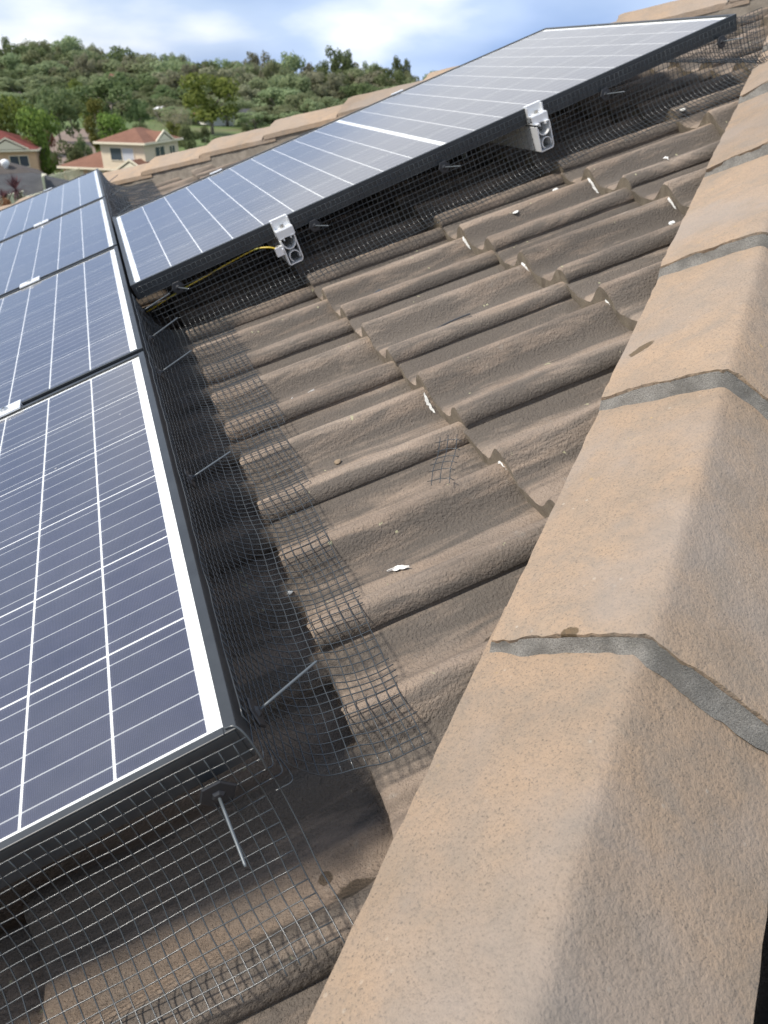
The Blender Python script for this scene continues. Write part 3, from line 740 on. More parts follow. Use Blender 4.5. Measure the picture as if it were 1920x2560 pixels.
# ------------------------------------------------------------------ bird-proofing wire mesh
t = NT('coated_wire'); t.b.inputs['Base Color'].default_value = (0.040, 0.046, 0.050, 1); t.b.inputs['Roughness'].default_value = 0.26
M_WIRE = t.m
M_PIN = plain('grey_pin', (0.10, 0.115, 0.125), 0.4, 0.2)
PITCH = 0.0127; WR = 0.00066
def wire_mesh(name, S, na, nb, label, r=WR, a0=None, b_end=None, sub=1):
    """S(a,b) -> (v,u,h) for wire indices; a along the panel edge, b outwards. a0(b): first a, b_end(a): last b"""
    mb = MB(); rr = random.Random(len(label))
    for a in range(na+1):                        # cross wires
        be = nb if b_end is None else b_end(a); bs = 0
        if a0 is not None:
            while bs < be and a0(bs) > a: bs += 1
        if be-bs < 1: continue
        pts = [S(a, b_/1.0) for b_ in range(bs, be+1)]
        pts.append(S(a, be+0.35+0.3*rr.random()) if rr.random() < 0.35 else S(a, be+0.03))
        mb.tube(pts, r, 5)
    for b_ in range(nb+1):                       # long wires
        st = 0 if a0 is None else a0(b_)
        pts = []
        for a in range(st, na+1):
            be = nb if b_end is None else b_end(a)
            if b_ <= be: pts.append(S(a, b_))
        if len(pts) > 1: mb.tube(pts, r, 5)
    o = roof_obj(name, mb.mesh(name, M_WIRE, True)); tag(o, label, 'wire mesh', 'bird-proofing mesh around the panels'); return o
def prof_point(P, s):
    """point at arc length s on a polyline of (out,h)"""
    for (a, b_) in zip(P, P[1:]):
        l = math.hypot(b_[0]-a[0], b_[1]-a[1])
        if s <= l: return (a[0]+(b_[0]-a[0])*s/l, a[1]+(b_[1]-a[1])*s/l)
        s -= l
    a, b_ = P[-2], P[-1]; l = math.hypot(b_[0]-a[0], b_[1]-a[1])
    return (b_[0]+(b_[0]-a[0])*s/l, b_[1]+(b_[1]-a[1])*s/l)
def smooth_prof(P, n=6): return [(p.x, p.y) for p in spline([(a, b_, 0) for a, b_ in P], n)]
def wob(x, y, s): return noise.noise(Vector((x*7, y*7, s)))
P1 = smooth_prof([(0.004, -0.010), (0.007, -0.040), (0.011, -0.070), (0.022, -0.100), (0.043, -0.124), (0.068, -0.1345), (0.10, -0.137), (0.15, -0.141), (0.25, -0.148)])
def S1(a, b_):
    u = 0.020 + a*PITCH; s = b_*PITCH
    o_, h = prof_point(P1, s)
    flare = 0.90 + 0.10*sm(0.0, 0.6, u)
    v = o_*flare
    k = sm(0.062, 0.095, v)
    if v > 0.066:
        top = roof_h(max(v, 0.0715), u)+0.0016
        h = max(h + (top-h)*0.30*k, top)
    h += 0.0025*wob(u*2, v*3, 1)*sm(0.02, 0.05, v); v += 0.002*wob(u*3, h*4, 5) + 0.006*wob(u*0.6, 1, 8)*sm(0.02, 0.1, v)
    u += 0.003*wob(v*3, u, 12)
    return Vector((v, u, h))
NA1 = int((1.445-0.02)/PITCH)
wire_mesh('bird_mesh', S1, NA1, 20, 'black wire mesh flaring from the lower panels onto the tiles', a0=lambda b_: 0 if b_ > 7 else 0, b_end=lambda a: 18 + int(sm(10, 90, a)*3))
P2 = smooth_prof([(0.004, -0.010), (0.008, -0.040), (0.014, -0.072), (0.030, -0.105), (0.055, -0.129), (0.085, -0.143), (0.12, -0.151), (0.16, -0.156)])
def S2(a, b_):
    v = 0.004 - a*PITCH; s = b_*PITCH
    o_, h = prof_point(P2, s); u = -o_
    top = roof_h(v, u)+0.0016
    h = max(h, top) if o_ > 0.03 else h
    h += 0.003*wob(v*2, o_*3, 3)*sm(0.02, 0.06, o_); u += 0.003*wob(v*2, h*3, 15); v += 0.003*wob(o_*3, v, 22) + 0.02*sm(0.05, 0.16, o_)
    return Vector((v, u, h))
wire_mesh('bird_mesh', S2, 134, 15, 'black wire mesh hanging from the near edge of the closest panel', a0=lambda b_: 1 if b_ > 4 else 0)
# the four topmost wires bend round the panel corner, tied by a bent tail
mb = MB()
for b_ in range(1, 6):
    p0 = S2(0, b_); p1 = S1(0, b_); r_ = 0.010+0.004*b_
    cpt = Vector((p1.x-0.004+0.002*b_, p0.y+0.004, (p0.z+p1.z)/2-0.001))
    pts = spline([p0+Vector((-0.004, 0, 0)), p0, cpt, p1, p1+Vector((0, 0.004, 0))], 8)
    mb.tube(pts, WR, 5)
mb.tube(spline([(-0.009, 0.004, 0.0012), (-0.001, 0.001, 0.0014), (0.004, -0.006, -0.006), (0.006, -0.014, -0.026), (0.005, -0.017, -0.040)], 6), 0.0010, 6)
o = roof_obj('corner_wire', mb.mesh('corner_wire', M_WIRE, True)); tag(o, 'bent wires wrapped round the near corner of the closest panel', 'wire')
P3 = smooth_prof([(0.004, -0.010), (0.006, -0.040), (0.008, -0.070), (0.013, -0.100), (0.024, -0.126), (0.045, -0.139), (0.075, -0.150), (0.11, -0.163), (0.16, -0.175)])
def S3(a, b_):
    v = 0.016 + a*PITCH; s = b_*PITCH
    o_, h = prof_point(P3, s); fl = 1.0 + 0.5*sm(1.2, 1.75, v)
    u = UP_U - o_*fl
    top = roof_h(v, u)+0.0016
    if o_ > 0.02: h = max(h, top)
    h += 0.003*wob(v*2, o_*3, 43)*sm(0.02, 0.06, o_); u += 0.003*wob(v*2, h*3, 45)
    return Vector((v, u, h))
wire_mesh('bird_mesh', S3, 138, 17, 'black wire mesh along the near edge of the upper panel', b_end=lambda a: 13 + int(sm(85, 130, a)*4), a0=lambda b_: 0 if b_ < 7 else min(11, (b_-6)*2))
P4 = smooth_prof([(0.004, -0.010), (0.010, -0.045), (0.022, -0.080), (0.055, -0.112), (0.10, -0.130), (0.16, -0.138), (0.27, -0.146)])
def S4(a, b_):
    u = UP_U+PW+0.012 + a*PITCH; s = b_*PITCH; o_, h = prof_point(P4, s); v = o_
    top = roof_h(v, u)+0.0016; h = max(h, top) if o_ > 0.05 else h
    return Vector((v + 0.003*wob(u*3, h, 3), u, h + 0.004*wob(u*3, v*3, 60)))
wire_mesh('bird_mesh', S4, 120, 22, 'black wire mesh behind the far corner of the lower row', r=0.0008)
P5 = smooth_prof([(0.004, -0.010), (0.008, -0.045), (0.014, -0.085), (0.03, -0.118), (0.06, -0.136), (0.13, -0.142)])
def S5(a, b_):
    u = UP_U - 0.06 + a*PITCH; s = b_*PITCH; o_, h = prof_point(P5, s); v = UP_V0+PL+o_
    top = roof_h(v, u)+0.0016; h = max(h, top) if o_ > 0.03 else h
    return Vector((v, u, h+0.003*wob(u*3, v*3, 70)))
wire_mesh('bird_mesh', S5, 78, 15, 'black wire mesh across the top edge of the upper panel')

# mesh fastener pins with hexagonal washers
def pin(base, tip, nrm, label, disc=True, size=0.0155):
    """base/tip in roof coords, washer lies square to nrm"""
    b_ = Vector(base); tp = Vector(tip); root = roof_empty('mesh_pin', *base); tag(root, label, 'pin', 'mesh fastening pins')
    mb = MB(); d = tp-b_
    mb.tube([Vector((0, 0, 0)), d*0.25, d*0.55, d*0.97, d], [0.0014, 0.0014, 0.0014, 0.0013, 0.0008], 8)
    link('pin_rod', mb.mesh('pin_rod', M_PIN, True), root)
    if disc:
        q = Vector(nrm).to_track_quat('Z', 'Y').to_matrix().to_4x4(); mb = MB()
        mb.lathe([(size, -0.0012), (size*1.03, 0.0), (size*0.95, 0.0012), (size*0.4, 0.0016), (size*0.26, 0.004), (0.002, 0.0045)], q, 6)
        link('washer', mb.mesh('washer', M_BLACKP), root)
def lowpin(u, du, dv, hh, label, b0=0.008, hb=-0.045):
    pin((b0, u, hb), (b0+dv, u+du, hb+hh), (1, 0, 0.1), label)
lowpin(0.052, 0.030, 0.066, -0.006, 'grey mesh pin nearest the camera beside the panel corner')
lowpin(0.520, 0.022, 0.066, 0.000, 'grey mesh pin halfway along the closest lower panel')
lowpin(0.965, 0.028, 0.070, 0.004, 'grey mesh pin by the gap between the two nearest lower panels')
lowpin(1.185, 0.030, 0.070, 0.006, 'grey mesh pin on the second lower panel')
lowpin(1.40, 0.02, 0.075, 0.006, 'grey mesh pin in the inner corner below the upper panel')
lowpin(2.75, 0.03, 0.07, 0.010, 'nearest mesh pin behind the far side of the upper panel')
lowpin(3.25, 0.03, 0.07, 0.012, 'middle mesh pin behind the far side of the upper panel')
lowpin(3.70, 0.03, 0.07, 0.012, 'farthest mesh pin on the lower row')
pin((-0.040, -0.010, -0.046), (-0.034, -0.076, -0.058), (0, -1, -0.1), 'grey mesh pin with black washer under the near edge of the closest panel', size=0.016)
for v, lb in ((0.105, 'black hexagonal mesh washer near the bottom of the upper panel'), (0.468, 'black hexagonal mesh washer just above the lower end clamp'), (0.825, 'black hexagonal mesh washer midway up the upper panel'), (1.29, 'black hexagonal mesh washer above the higher end clamp'), (1.64, 'black hexagonal mesh washer at the top of the upper panel')):
    pin((v, UP_U-0.010, -0.046), (v+0.022, UP_U-0.062, -0.046), (0.05, -1, 0.05), lb)

# ------------------------------------------------------------------ litter on the tiles
def on_roof(v, u, lift=0.002): return Vector((v, u, roof_h(v, u)+lift))
M_FEATHER = plain('white_feather', (0.70, 0.69, 0.66), 0.8)
def feather(v, u, ang, ln, label, seed):
    mb = MB(); n = 9; ca, sa = math.cos(ang), math.sin(ang); rr = random.Random(seed); c0 = []
    for i in range(n+1):
        q = i/n; x = (q-0.5)*ln; bend = 0.12*ln*math.sin(q*3)*rr.choice((1, 1)); wd = ln*0.13*(0.12+math.sin(math.pi*min(1, q*1.05))**0.8)*(1 if q > 0.25 else 0.25)
        for sgn in (-1, 0, 1):
            jj = wd*sgn*(1+rr.uniform(-0.3, 0.3)) + bend
            pv, pu = v + x*ca - jj*sa, u + x*sa + jj*ca
            p = on_roof(pv, pu, 0.0015 + (0.0025 if sgn == 0 else 0.001) + 0.002*q)
            mb.vert(p)
    for i in range(n):
        for j in range(2): mb.face((i*3+j, i*3+j+1, (i+1)*3+j+1, (i+1)*3+j))
    i0 = len(mb.v)
    mb.tube([Vector(mb.v[k*3+1])+Vector((0, 0, 0.0006)) for k in range(n+1)], 0.0005, 5)
    o = roof_obj('feather', mb.mesh('feather', M_FEATHER)); tag(o, label, 'feather', 'feathers and droppings on the tiles')
feather(0.2015, 0.3084, -0.4, 0.030, 'small white feather lying in the pan nearest the panel corner', 1)
feather(0.239, 0.908, 0.45, 0.034, 'white feather on the tiles beside a smaller white scrap', 2)
feather(0.2055, 0.910, 0.9, 0.014, 'tiny white scrap left of the longer feather', 3)
feather(1.226, 1.145, 1.1, 0.034, 'white feather standing high on the tiles near the hip', 4)
def crumb(name, v, u, r, mat, label, seed, flat=0.6, cat='debris'):
    bm = bmesh.new(); bmesh.ops.create_icosphere(bm, subdivisions=2, radius=r)
    for vv in bm.verts:
        vv.co *= 1+0.45*noise.noise(vv.co*(1.6/r)*0.6+Vector((seed, 0, 0))); vv.co.z *= flat
    me = D.meshes.new(name); bm.to_mesh(me); bm.free(); me.materials.append(mat)
    p = on_roof(v, u, r*flat*0.55); o = roof_obj(name, me, p.x, p.y, p.z); tag(o, label, cat, 'bits of debris on the tiles')
M_LEAF = plain('dry_leaf', (0.22, 0.165, 0.11), 0.85); M_DARKB = plain('dark_offcut', (0.05, 0.055, 0.06), 0.5); M_CHIP = plain('white_dropping', (0.55, 0.55, 0.52), 0.9, var=0.25, scale=300)
crumb('dry_leaf', 0.2143, 0.6285, 0.006, M_LEAF, 'curled dry leaf in the pan right of the mesh edge', 1, 0.5)
crumb('dry_leaf', 0.2508, 0.5774, 0.0035, M_LEAF, 'small brown crumb on a roll right of the curled leaf', 2)
crumb('dry_leaf', 0.177, 0.5857, 0.0065, M_BED, 'small grey clump below the curled leaf', 3)
crumb('white_dropping', 0.898, 1.274, 0.008, M_CHIP, 'white dropping on a roll left of the high feather', 4, 0.2)
crumb('white_dropping', 1.0156, 0.8478, 0.007, M_CHIP, 'white dropping on the tiles beside the hip', 5, 0.3)
crumb('white_dropping', 1.476, 1.4198, 0.008, M_CHIP, 'white dropping highest up beside the hip', 6, 0.4)
crumb('white_dropping', 1.0232, 1.300, 0.007, M_CHIP, 'white speck at the edge of the upper mesh', 7, 0.5)
crumb('white_dropping', 0.385, 0.600, 0.004, M_CHIP, 'white chip wedged at a tile butt edge', 8, 0.5)
crumb('white_dropping', 0.064, 0.352, 0.004, M_CHIP, 'white chip at the butt edge under the lower mesh', 9, 0.5)
def shard(v, u, a, sx, sy, sz, label):
    mb = MB(); mb.prism([(-sx, -sy, 0), (sx, -sy*0.8, 0), (sx*0.8, sy, 0), (-sx*0.9, sy*0.9, 0)], 0, (0, 0, sz))
    p = on_roof(v, u, 0.003); o = roof_obj('plastic_offcut', mb.mesh('plastic_offcut', M_DARKB), p.x, p.y, p.z); o.rotation_euler = (RROT @ Matrix.Rotation(a, 4, 'Z') @ Matrix.Rotation(0.25, 4, 'X')).to_euler(); tag(o, label, 'offcut', 'bits of debris on the tiles')
shard(0.2444, 1.0541, 0.3, 0.009, 0.006, 0.006, 'dark plastic offcut on the tiles left of the cable tie')
shard(0.5076, 1.2294, 0.5, 0.012, 0.005, 0.005, 'dark plastic offcut higher up near the upper panel')
# cut cable tie
root = roof_empty('cable_tie', *on_roof(0.4773, 0.8728, 0.004)); tag(root, 'black cut cable tie lying along a tile roll', 'cable tie')
p0 = on_roof(0.4773, 0.8728, 0.004); mb = MB(); pts = []
for k in range(9):
    q = k/8; v = 0.4773+0.0935*q; u = 0.8728-0.0325*q; pts.append(on_roof(0.4773, 0.8728, 0.0045).lerp(on_roof(0.5708, 0.8403, 0.006), q)+Vector((0, 0, 0.004*math.sin(q*math.pi)))-p0)
for k in range(8):
    a, b_ = pts[k], pts[k+1]; d = (b_-a).normalized(); sd_ = Vector((-d.y, d.x, 0)).normalized()*0.0022; up_ = Vector((0, 0, 0.0007))
    mb.prism([a-sd_-up_, a+sd_-up_, a+sd_+up_, a-sd_+up_], 0, b_-a)
link('strap', mb.mesh('strap', M_BLACKP), root)
mb = MB(); mb.box((-0.011, -0.0045, -0.001), (0.002, 0.0045, 0.0055), M=Matrix.Rotation(-0.33, 4, 'Z')); link('tie_head', mb.mesh('tie_head', M_BLACKP), root)
# square of mesh cut off and dropped
mb = MB(); A = on_roof(0.3024, 0.4066, 0.008); ex = Vector((0.021, -0.0165, -0.002)); ey = Vector((0.046, 0.073, 0.004)); 
def OC(i, j): return A + ex*(i/2.0) + ey*(j/5.0)*1.0 + Vector((0, 0, 0.010*math.sin((i+1)*0.6) + 0.003*math.sin(j*1.3)))
for i in range(3): mb.tube([OC(i, -0.45), OC(i, -0.1)]+[OC(i, j) for j in range(6)]+[OC(i, 5.5)], 0.0006, 5)
for j in range(6): mb.tube([OC(-0.55, j+0.1), OC(0, j), OC(1, j), OC(2, j), OC(2.5, j-0.15)], 0.0006, 5)
o = roof_obj('mesh_offcut', mb.mesh('mesh_offcut', M_WIRE, True)); tag(o, 'small cut-off square of wire mesh lying loose on the tiles', 'offcut')
# dark sheet standing in for an unidentified dark strip at the bottom right
mb = MB(); n = 14; base = E1 - L1*0.300 - N1*0.050; dn = Vector((0, -1, -math.tan(AL))).normalized()
for i in range(n+1):
    for j in range(7):
        p = base + H1*(-0.75+1.0*i/n) + dn*(0.40*j/6) + Vector((0, 0, 0.012*noise.noise(Vector((i*0.5, j*0.7, 1)))))
        mb.vert(L3(p))
for i in range(n):
    for j in range(6): mb.face((i*7+j, (i+1)*7+j, (i+1)*7+j+1, i*7+j+1))
o = roof_obj('dark_stand_in', mb.mesh('dark_stand_in', plain('black_sheet', (0.016, 0.017, 0.018), 0.6, var=0.4, scale=60), True)); tag(o, 'dark sheet standing in for the unidentified dark strip beyond the hip cap at the bottom right corner', 'sheet')

# ------------------------------------------------------------------ neighbourhood
def zray(px, py, dist):
    d = rgt*((px-CX)/FD) + dwn*((py-CY)/FD) + fwd
    return CZ + dist*d.z/math.hypot(d.x, d.y)
def frame(px, dist, yaw, py=300, dz=0.0):
    p = gpos(px, dist, dz, py); b = bearing(px, py); fx = RH*math.cos(b) - FH*math.sin(b)
    ang = math.atan2(fx.y, fx.x) + math.radians(yaw)
    return p, ang
def roofmat(name, c0, c1, pitch=0.33):
    t = NT(name); ob = t.coord(); sp = t.node('ShaderNodeSeparateXYZ'); t.L(ob, sp.inputs[0])
    st = t.math('FRACT', t.math('MULTIPLY', sp.outputs['Z'], 1/(pitch*0.40)))
    nz = t.noise(ob, 0.7, 5, 0.65)
    c = t.ramp(nz, [(0.3, c0), (0.7, c1)])
    c = t.mix(t.ramp(st, [(0.0, (1, 1, 1)), (0.22, (0, 0, 0))]), c, tuple(x*0.45 for x in c0))
    t.L(c, t.b.inputs['Base Color']); t.b.inputs['Roughness'].default_value = 0.9; t.b.inputs['Specular IOR Level'].default_value = 0.15; t.L(t.bump(st, 0.25, 0.02), t.b.inputs['Normal']); return t.m
M_RROOF = roofmat('red_brown_tiles', (0.165, 0.085, 0.06), (0.225, 0.118, 0.082)); M_RED = roofmat('dark_red_tiles', (0.13, 0.04, 0.035), (0.17, 0.055, 0.045))
M_GREY = roofmat('grey_tiles', (0.060, 0.062, 0.066), (0.095, 0.096, 0.10)); M_GREY2 = roofmat('weathered_tiles', (0.075, 0.066, 0.06), (0.11, 0.098, 0.09))
M_CREAM = plain('cream_render', (0.63, 0.53, 0.40), 0.85, var=0.06, scale=0.8); M_CREAM2 = plain('cream_trim', (0.72, 0.64, 0.50), 0.6); M_PEACH = plain('peach_brick', (0.55, 0.37, 0.24), 0.85, var=0.08, scale=2)
M_PANE = plain('window_pane', (0.05, 0.065, 0.085), 0.08, spec=0.6); M_BLIND = plain('pale_blind', (0.45, 0.47, 0.5), 0.7); M_FENCE = plain('cream_fence', (0.60, 0.58, 0.42), 0.6, var=0.05, scale=0.5)
M_WHITEP = plain('white_paint', (0.78, 0.78, 0.77), 0.5)
def hip_roof(mb, x0, x1, y0, y1, z, pitch, ov=0.45, mi=0):
    x0 -= ov; x1 += ov; y0 -= ov; y1 += ov; tp = math.tan(math.radians(pitch)); w_, d_ = x1-x0, y1-y0
    if w_ >= d_:
        r = d_/2; zt = z+r*tp; A, B = (x0+r, y0+r, zt), (x1-r, y0+r, zt)
        P = [(x0, y0, z), (x1, y0, z), (x1, y1, z), (x0, y1, z)]
        mb.poly([P[0], P[1], B, A], mi); mb.poly([P[2], P[3], A, B], mi); mb.poly([P[1], P[2], B], mi); mb.poly([P[3], P[0], A], mi)
    else:
        r = w_/2; zt = z+r*tp; A, B = (x0+r, y0+r, zt), (x0+r, y1-r, zt)
        P = [(x0, y0, z), (x1, y0, z), (x1, y1, z), (x0, y1, z)]
        mb.poly([P[0], P[1], A], mi); mb.poly([P[1], P[2], B, A], mi); mb.poly([P[2], P[3], B], mi); mb.poly([P[3], P[0], A, B], mi)
    mb.poly([P[3], P[2], P[1], P[0]], mi)
def fascia(mb, x0, x1, y0, y1, z, ov=0.45, t_=0.06, h_=0.2):
    x0 -= ov; x1 += ov; y0 -= ov; y1 += ov
    mb.box((x0-t_, y0-t_, z-h_), (x1+t_, y0-0.002, z+0.02)); mb.box((x0-t_, y1+0.002, z-h_), (x1+t_, y1+t_, z+0.02))
    mb.box((x0-t_, y0, z-h_), (x0-0.002, y1, z+0.02)); mb.box((x1+0.002, y0, z-h_), (x1+t_, y1, z+0.02))
def window(root, M, w_, h_, blind=False):
    """window in local plane: M maps (x along wall, y outward -, z up)"""
    mb = MB(); f = 0.07
    for b_ in (((-w_/2, -0.06, -h_/2), (w_/2, 0.05, -h_/2+f)), ((-w_/2, -0.06, h_/2-f), (w_/2, 0.05, h_/2)), ((-w_/2, -0.06, -h_/2+f), (-w_/2+f, 0.05, h_/2-f)), ((w_/2-f, -0.06, -h_/2+f), (w_/2, 0.05, h_/2-f)), ((-f/2, -0.05, -h_/2+f), (f/2, 0.05, h_/2-f))):
        mb.box(b_[0], b_[1], M=M)
    fo = link('window', mb.mesh('window', M_CREAM2), root)
    for sg in (-1, 1):
        mb = MB(); mb.box((sg*w_/4-w_/4+f*0.8, -0.02, -h_/2+f), (sg*w_/4+w_/4-f*0.8, 0.01, h_/2-f), M=M); link('pane', mb.mesh('pane', M_BLIND if blind and sg > 0 else M_PANE), fo)
def gable(root, M, w_, h_, dep, rm):
    mb = MB(); P = [M @ Vector(p) for p in ((-w_/2, -0.05, 0), (w_/2, -0.05, 0), (0, -0.05, h_))]; Q = [M @ Vector(p) for p in ((-w_/2, dep, 0), (w_/2, dep, 0), (0, dep, h_))]
    mb.poly([P[0], P[2], Q[2], Q[0]]); mb.poly([P[1], Q[1], Q[2], P[2]])
    r = link('gable_roof', mb.mesh('gable_roof', rm), root)
    mb = MB(); mb.poly([M @ Vector(p) for p in ((-w_/2+0.35, -0.02, 0.05), (w_/2-0.35, -0.02, 0.05), (0, -0.02, h_-0.2))]); link('gable_face', mb.mesh('gable_face', M_CREAM2), r)
    mb = MB()
    for sg in (-1, 1):
        a = Vector((sg*(w_/2+0.12), -0.1, -0.08)); b_ = Vector((0, -0.1, h_+0.02))
        mb.prism([M @ a, M @ (a+Vector((0, 0, 0.2))), M @ (b_+Vector((0, 0, 0.16))), M @ (b_-Vector((0, 0, 0.06)))], 0, (M.to_3x3() @ Vector((0, 0.12, 0))))
    link('barge_board', mb.mesh('barge_board', M_CREAM2), r)
# two-storey cream house
p, a = frame(268, 101, -36, 350); p.z = zray(286, 270, 104)-7.0; hs = empty('house', p, (0, 0, a)); tag(hs, 'cream two-storey house with red-brown hip roofs and double garage', 'house')
mb = MB(); mb.box((-8.6, 0, -1), (3.0, 9, 2.7)); link('wall', mb.mesh('wall', M_CREAM), hs)
mb = MB(); mb.box((-2.6, -0.4, 2.7), (3.2, 6.6, 5.5)); link('upper_wall', mb.mesh('upper_wall', M_CREAM), hs)
mb = MB(); hip_roof(mb, -8.6, 3.0, 0, 9, 2.7, 21); r = link('roof', mb.mesh('roof', M_RROOF), hs); mb = MB(); fascia(mb, -8.6, 3.0, 0, 9, 2.7); link('fascia', mb.mesh('fascia', M_CREAM2), r)
mb = MB(); hip_roof(mb, -2.6, 3.2, -0.4, 6.6, 5.5, 21); r = link('roof', mb.mesh('roof', M_RROOF), hs); mb = MB(); fascia(mb, -2.6, 3.2, -0.4, 6.6, 5.5); link('fascia', mb.mesh('fascia', M_CREAM2), r)
gable(hs, Matrix.Translation((3.68, 3.2, 5.5)) @ Matrix.Rotation(math.pi/2, 4, 'Z'), 3.4, 0.95, 3.2, M_RROOF)
gable(hs, Matrix.Translation((2.6, -2.6, 2.7)), 4.2, 1.2, 4.2, M_RROOF)
mb = MB(); mb.box((1.0, -2.4, -1), (4.2, 1.5, 2.6)); link('porch', mb.mesh('porch', M_PEACH), hs)
for x in (-7.0, -4.0):
    mb = MB(); mb.box((x-1.25, -0.04, -0.6), (x+1.25, 0.02, 2.1)); gd = link('garage_door', mb.mesh('garage_door', M_CREAM2), hs)
    for k in range(4):
        mb = MB(); mb.box((x-1.2, -0.06, -0.55+k*0.66), (x+1.2, -0.042, 0.05+k*0.66)); link('door_panel', mb.mesh('door_panel', M_CREAM2), gd)
for x, wd in ((-8.45, 0.3), (-5.5, 0.5), (-2.5, 0.5)):
    mb = MB(); mb.box((x-wd/2, -0.10, -1), (x+wd/2, -0.003, 2.5)); link('pier', mb.mesh('pier', M_PEACH), hs)
RZ = Matrix.Rotation(math.pi/2, 4, 'Z')
window(hs, Matrix.Translation((0.2, -0.4, 4.25)), 3.2, 1.4, True); window(hs, Matrix.Translation((3.2, 2.6, 4.25)) @ RZ, 2.0, 1.4); window(hs, Matrix.Translation((-0.9, 0.0, 1.3)), 1.5, 1.5, True); window(hs, Matrix.Translation((3.2, 5.2, 4.25)) @ RZ, 1.2, 1.2)
# dark red roofed house, far left
p, a = frame(14, 112, -8, 325); p.z = zray(30, 323, 112)-2.7; hs = empty('house', p, (0, 0, a)); tag(hs, 'low house with dark red tiled roof at the left edge', 'house')
mb = MB(); mb.box((-10, 0, -1), (3.2, 9, 2.7)); link('wall', mb.mesh('wall', M_PEACH), hs)
mb = MB(); hip_roof(mb, -10, 3.2, 0, 9, 2.7, 22); r = link('roof', mb.mesh('roof', M_RED), hs); mb = MB(); fascia(mb, -10, 3.2, 0, 9, 2.7); link('fascia', mb.mesh('fascia', M_CREAM2), r)
gable(hs, Matrix.Translation((0.2, -0.5, 2.72)), 4.6, 1.2, 4, M_RED); window(hs, Matrix.Translation((1.2, 0, 1.4)), 2.2, 1.3)
# grey roofed house below the panels
p, a = frame(20, 80, 6, 390); p.z = zray(60, 334, 91)-4.75; hs = empty('house', p, (0, 0, a)); tag(hs, 'grey tiled house just beyond the lower panels with a white roof vent', 'house')
mb = MB(); mb.box((-14, 0, -1), (6.2, 7.5, 2.4)); mb.box((-14, 7.4, -1), (4.0, 15, 2.7)); link('wall', mb.mesh('wall', M_CREAM), hs)
mb = MB(); hip_roof(mb, -14, 6.2, 0, 7.5, 2.4, 19); r = link('roof', mb.mesh('roof', M_GREY), hs); mb = MB(); fascia(mb, -14, 6.2, 0, 7.5, 2.4); link('fascia', mb.mesh('fascia', plain('dark_gutter', (0.06, 0.065, 0.07), 0.5)), r)
mb = MB(); hip_roof(mb, -14, 4.4, 6.5, 16, 2.75, 21); link('roof', mb.mesh('roof', M_GREY2), hs)
mb = MB(); mb.lathe([(0.2, 0), (0.2, 0.35), (0.36, 0.5), (0.4, 0.75), (0.32, 0.92), (0.1, 1.0)], Matrix.Translation((0.9, 9.0, 3.6)), 14); link('roof_vent', mb.mesh('roof_vent', M_WHITEP, True), hs)
# far little house and shed at the field
p, a = frame(487, 240, 35, 285); hs = empty('house', p, (0, 0, a)); tag(hs, 'small distant house with white gable wall at the green field', 'house')
mb = MB(); mb.box((-3.4, 0, -1), (3.4, 9, 2.6)); link('wall', mb.mesh('wall', M_WHITEP), hs); gable(hs, Matrix.Translation((0, -0.3, 2.6)), 7.6, 2.0, 10, M_RROOF)
p, a = frame(545, 248, 10, 285); hs = empty('shed', p, (0, 0, a)); tag(hs, 'low grey roofed shed right of the small distant house', 'shed')
mb = MB(); mb.box((-5, 0, -1), (5, 7, 2.6)); link('wall', mb.mesh('wall', M_CREAM2), hs); mb = MB(); hip_roof(mb, -5, 5, 0, 7, 2.6, 18); link('roof', mb.mesh('roof', M_GREY), hs)
p, a = frame(352, 268, 0, 218, -1.5); hs = empty('house', p, (0, 0, a)); tag(hs, 'pale roofed house half hidden among the forest trees', 'house')
mb = MB(); mb.box((-3, 0, -1), (3, 6, 3.4)); link('wall', mb.mesh('wall', M_WHITEP), hs); mb = MB(); hip_roof(mb, -3, 3, 0, 6, 3.4, 20); link('roof', mb.mesh('roof', M_WHITEP), hs)
p, a = frame(245, 330, 20, 165); hs = empty('house', p, (0, 0, a), ); tag(hs, 'pinkish house high on the wooded hill', 'house')
mb = MB(); mb.box((-2.6, 0, -1), (2.6, 5, 8)); link('wall', mb.mesh('wall', plain('pink_wall', (0.55, 0.38, 0.30), 0.8)), hs); mb = MB(); hip_roof(mb, -2.6, 2.6, 0, 5, 8, 24); link('roof', mb.mesh('roof', M_RROOF), hs)
# fences of upright metal sheets
def fence(p0, p1, h_, label, mat=M_FENCE):
    d = p1-p0; L_ = math.hypot(d.x, d.y); n = max(1, round(L_/2.4)); root = empty('fence', p0, (0, 0, math.atan2(d.y, d.x))); tag(root, label, 'fence')
    for k in range(n):
        x0, x1 = L_*k/n, L_*(k+1)/n; z0 = d.z*k/n; mb = MB(); m_ = 12
        for i in range(m_):
            xa = x0+0.06+(x1-x0-0.12)*i/m_; xb = x0+0.06+(x1-x0-0.12)*(i+1)/m_; off = 0.02 if i % 2 else -0.02
            mb.box((xa, off-0.008, z0-0.6), (xb, off+0.008, z0+h_))
        link('fence_panel', mb.mesh('fence_panel', mat), root)
        mb = MB(); mb.box((x0-0.05, -0.05, z0-0.6), (x0+0.05, 0.05, z0+h_+0.04)); mb.box((x0+0.06, -0.035, z0+h_), (x1-0.06, 0.035, z0+h_+0.05)); link('post', mb.mesh('post', mat), root)
fence(gpos(-20, 33, 0, 420), gpos(118, 36.5, 0, 425), 1.85, 'pale cream metal fence behind the dark-leaved palm plant')
fence(gpos(92, 92, 0, 340), gpos(172, 104, 0, 365), 2.6, 'pale cream metal fence left of the two-storey house')
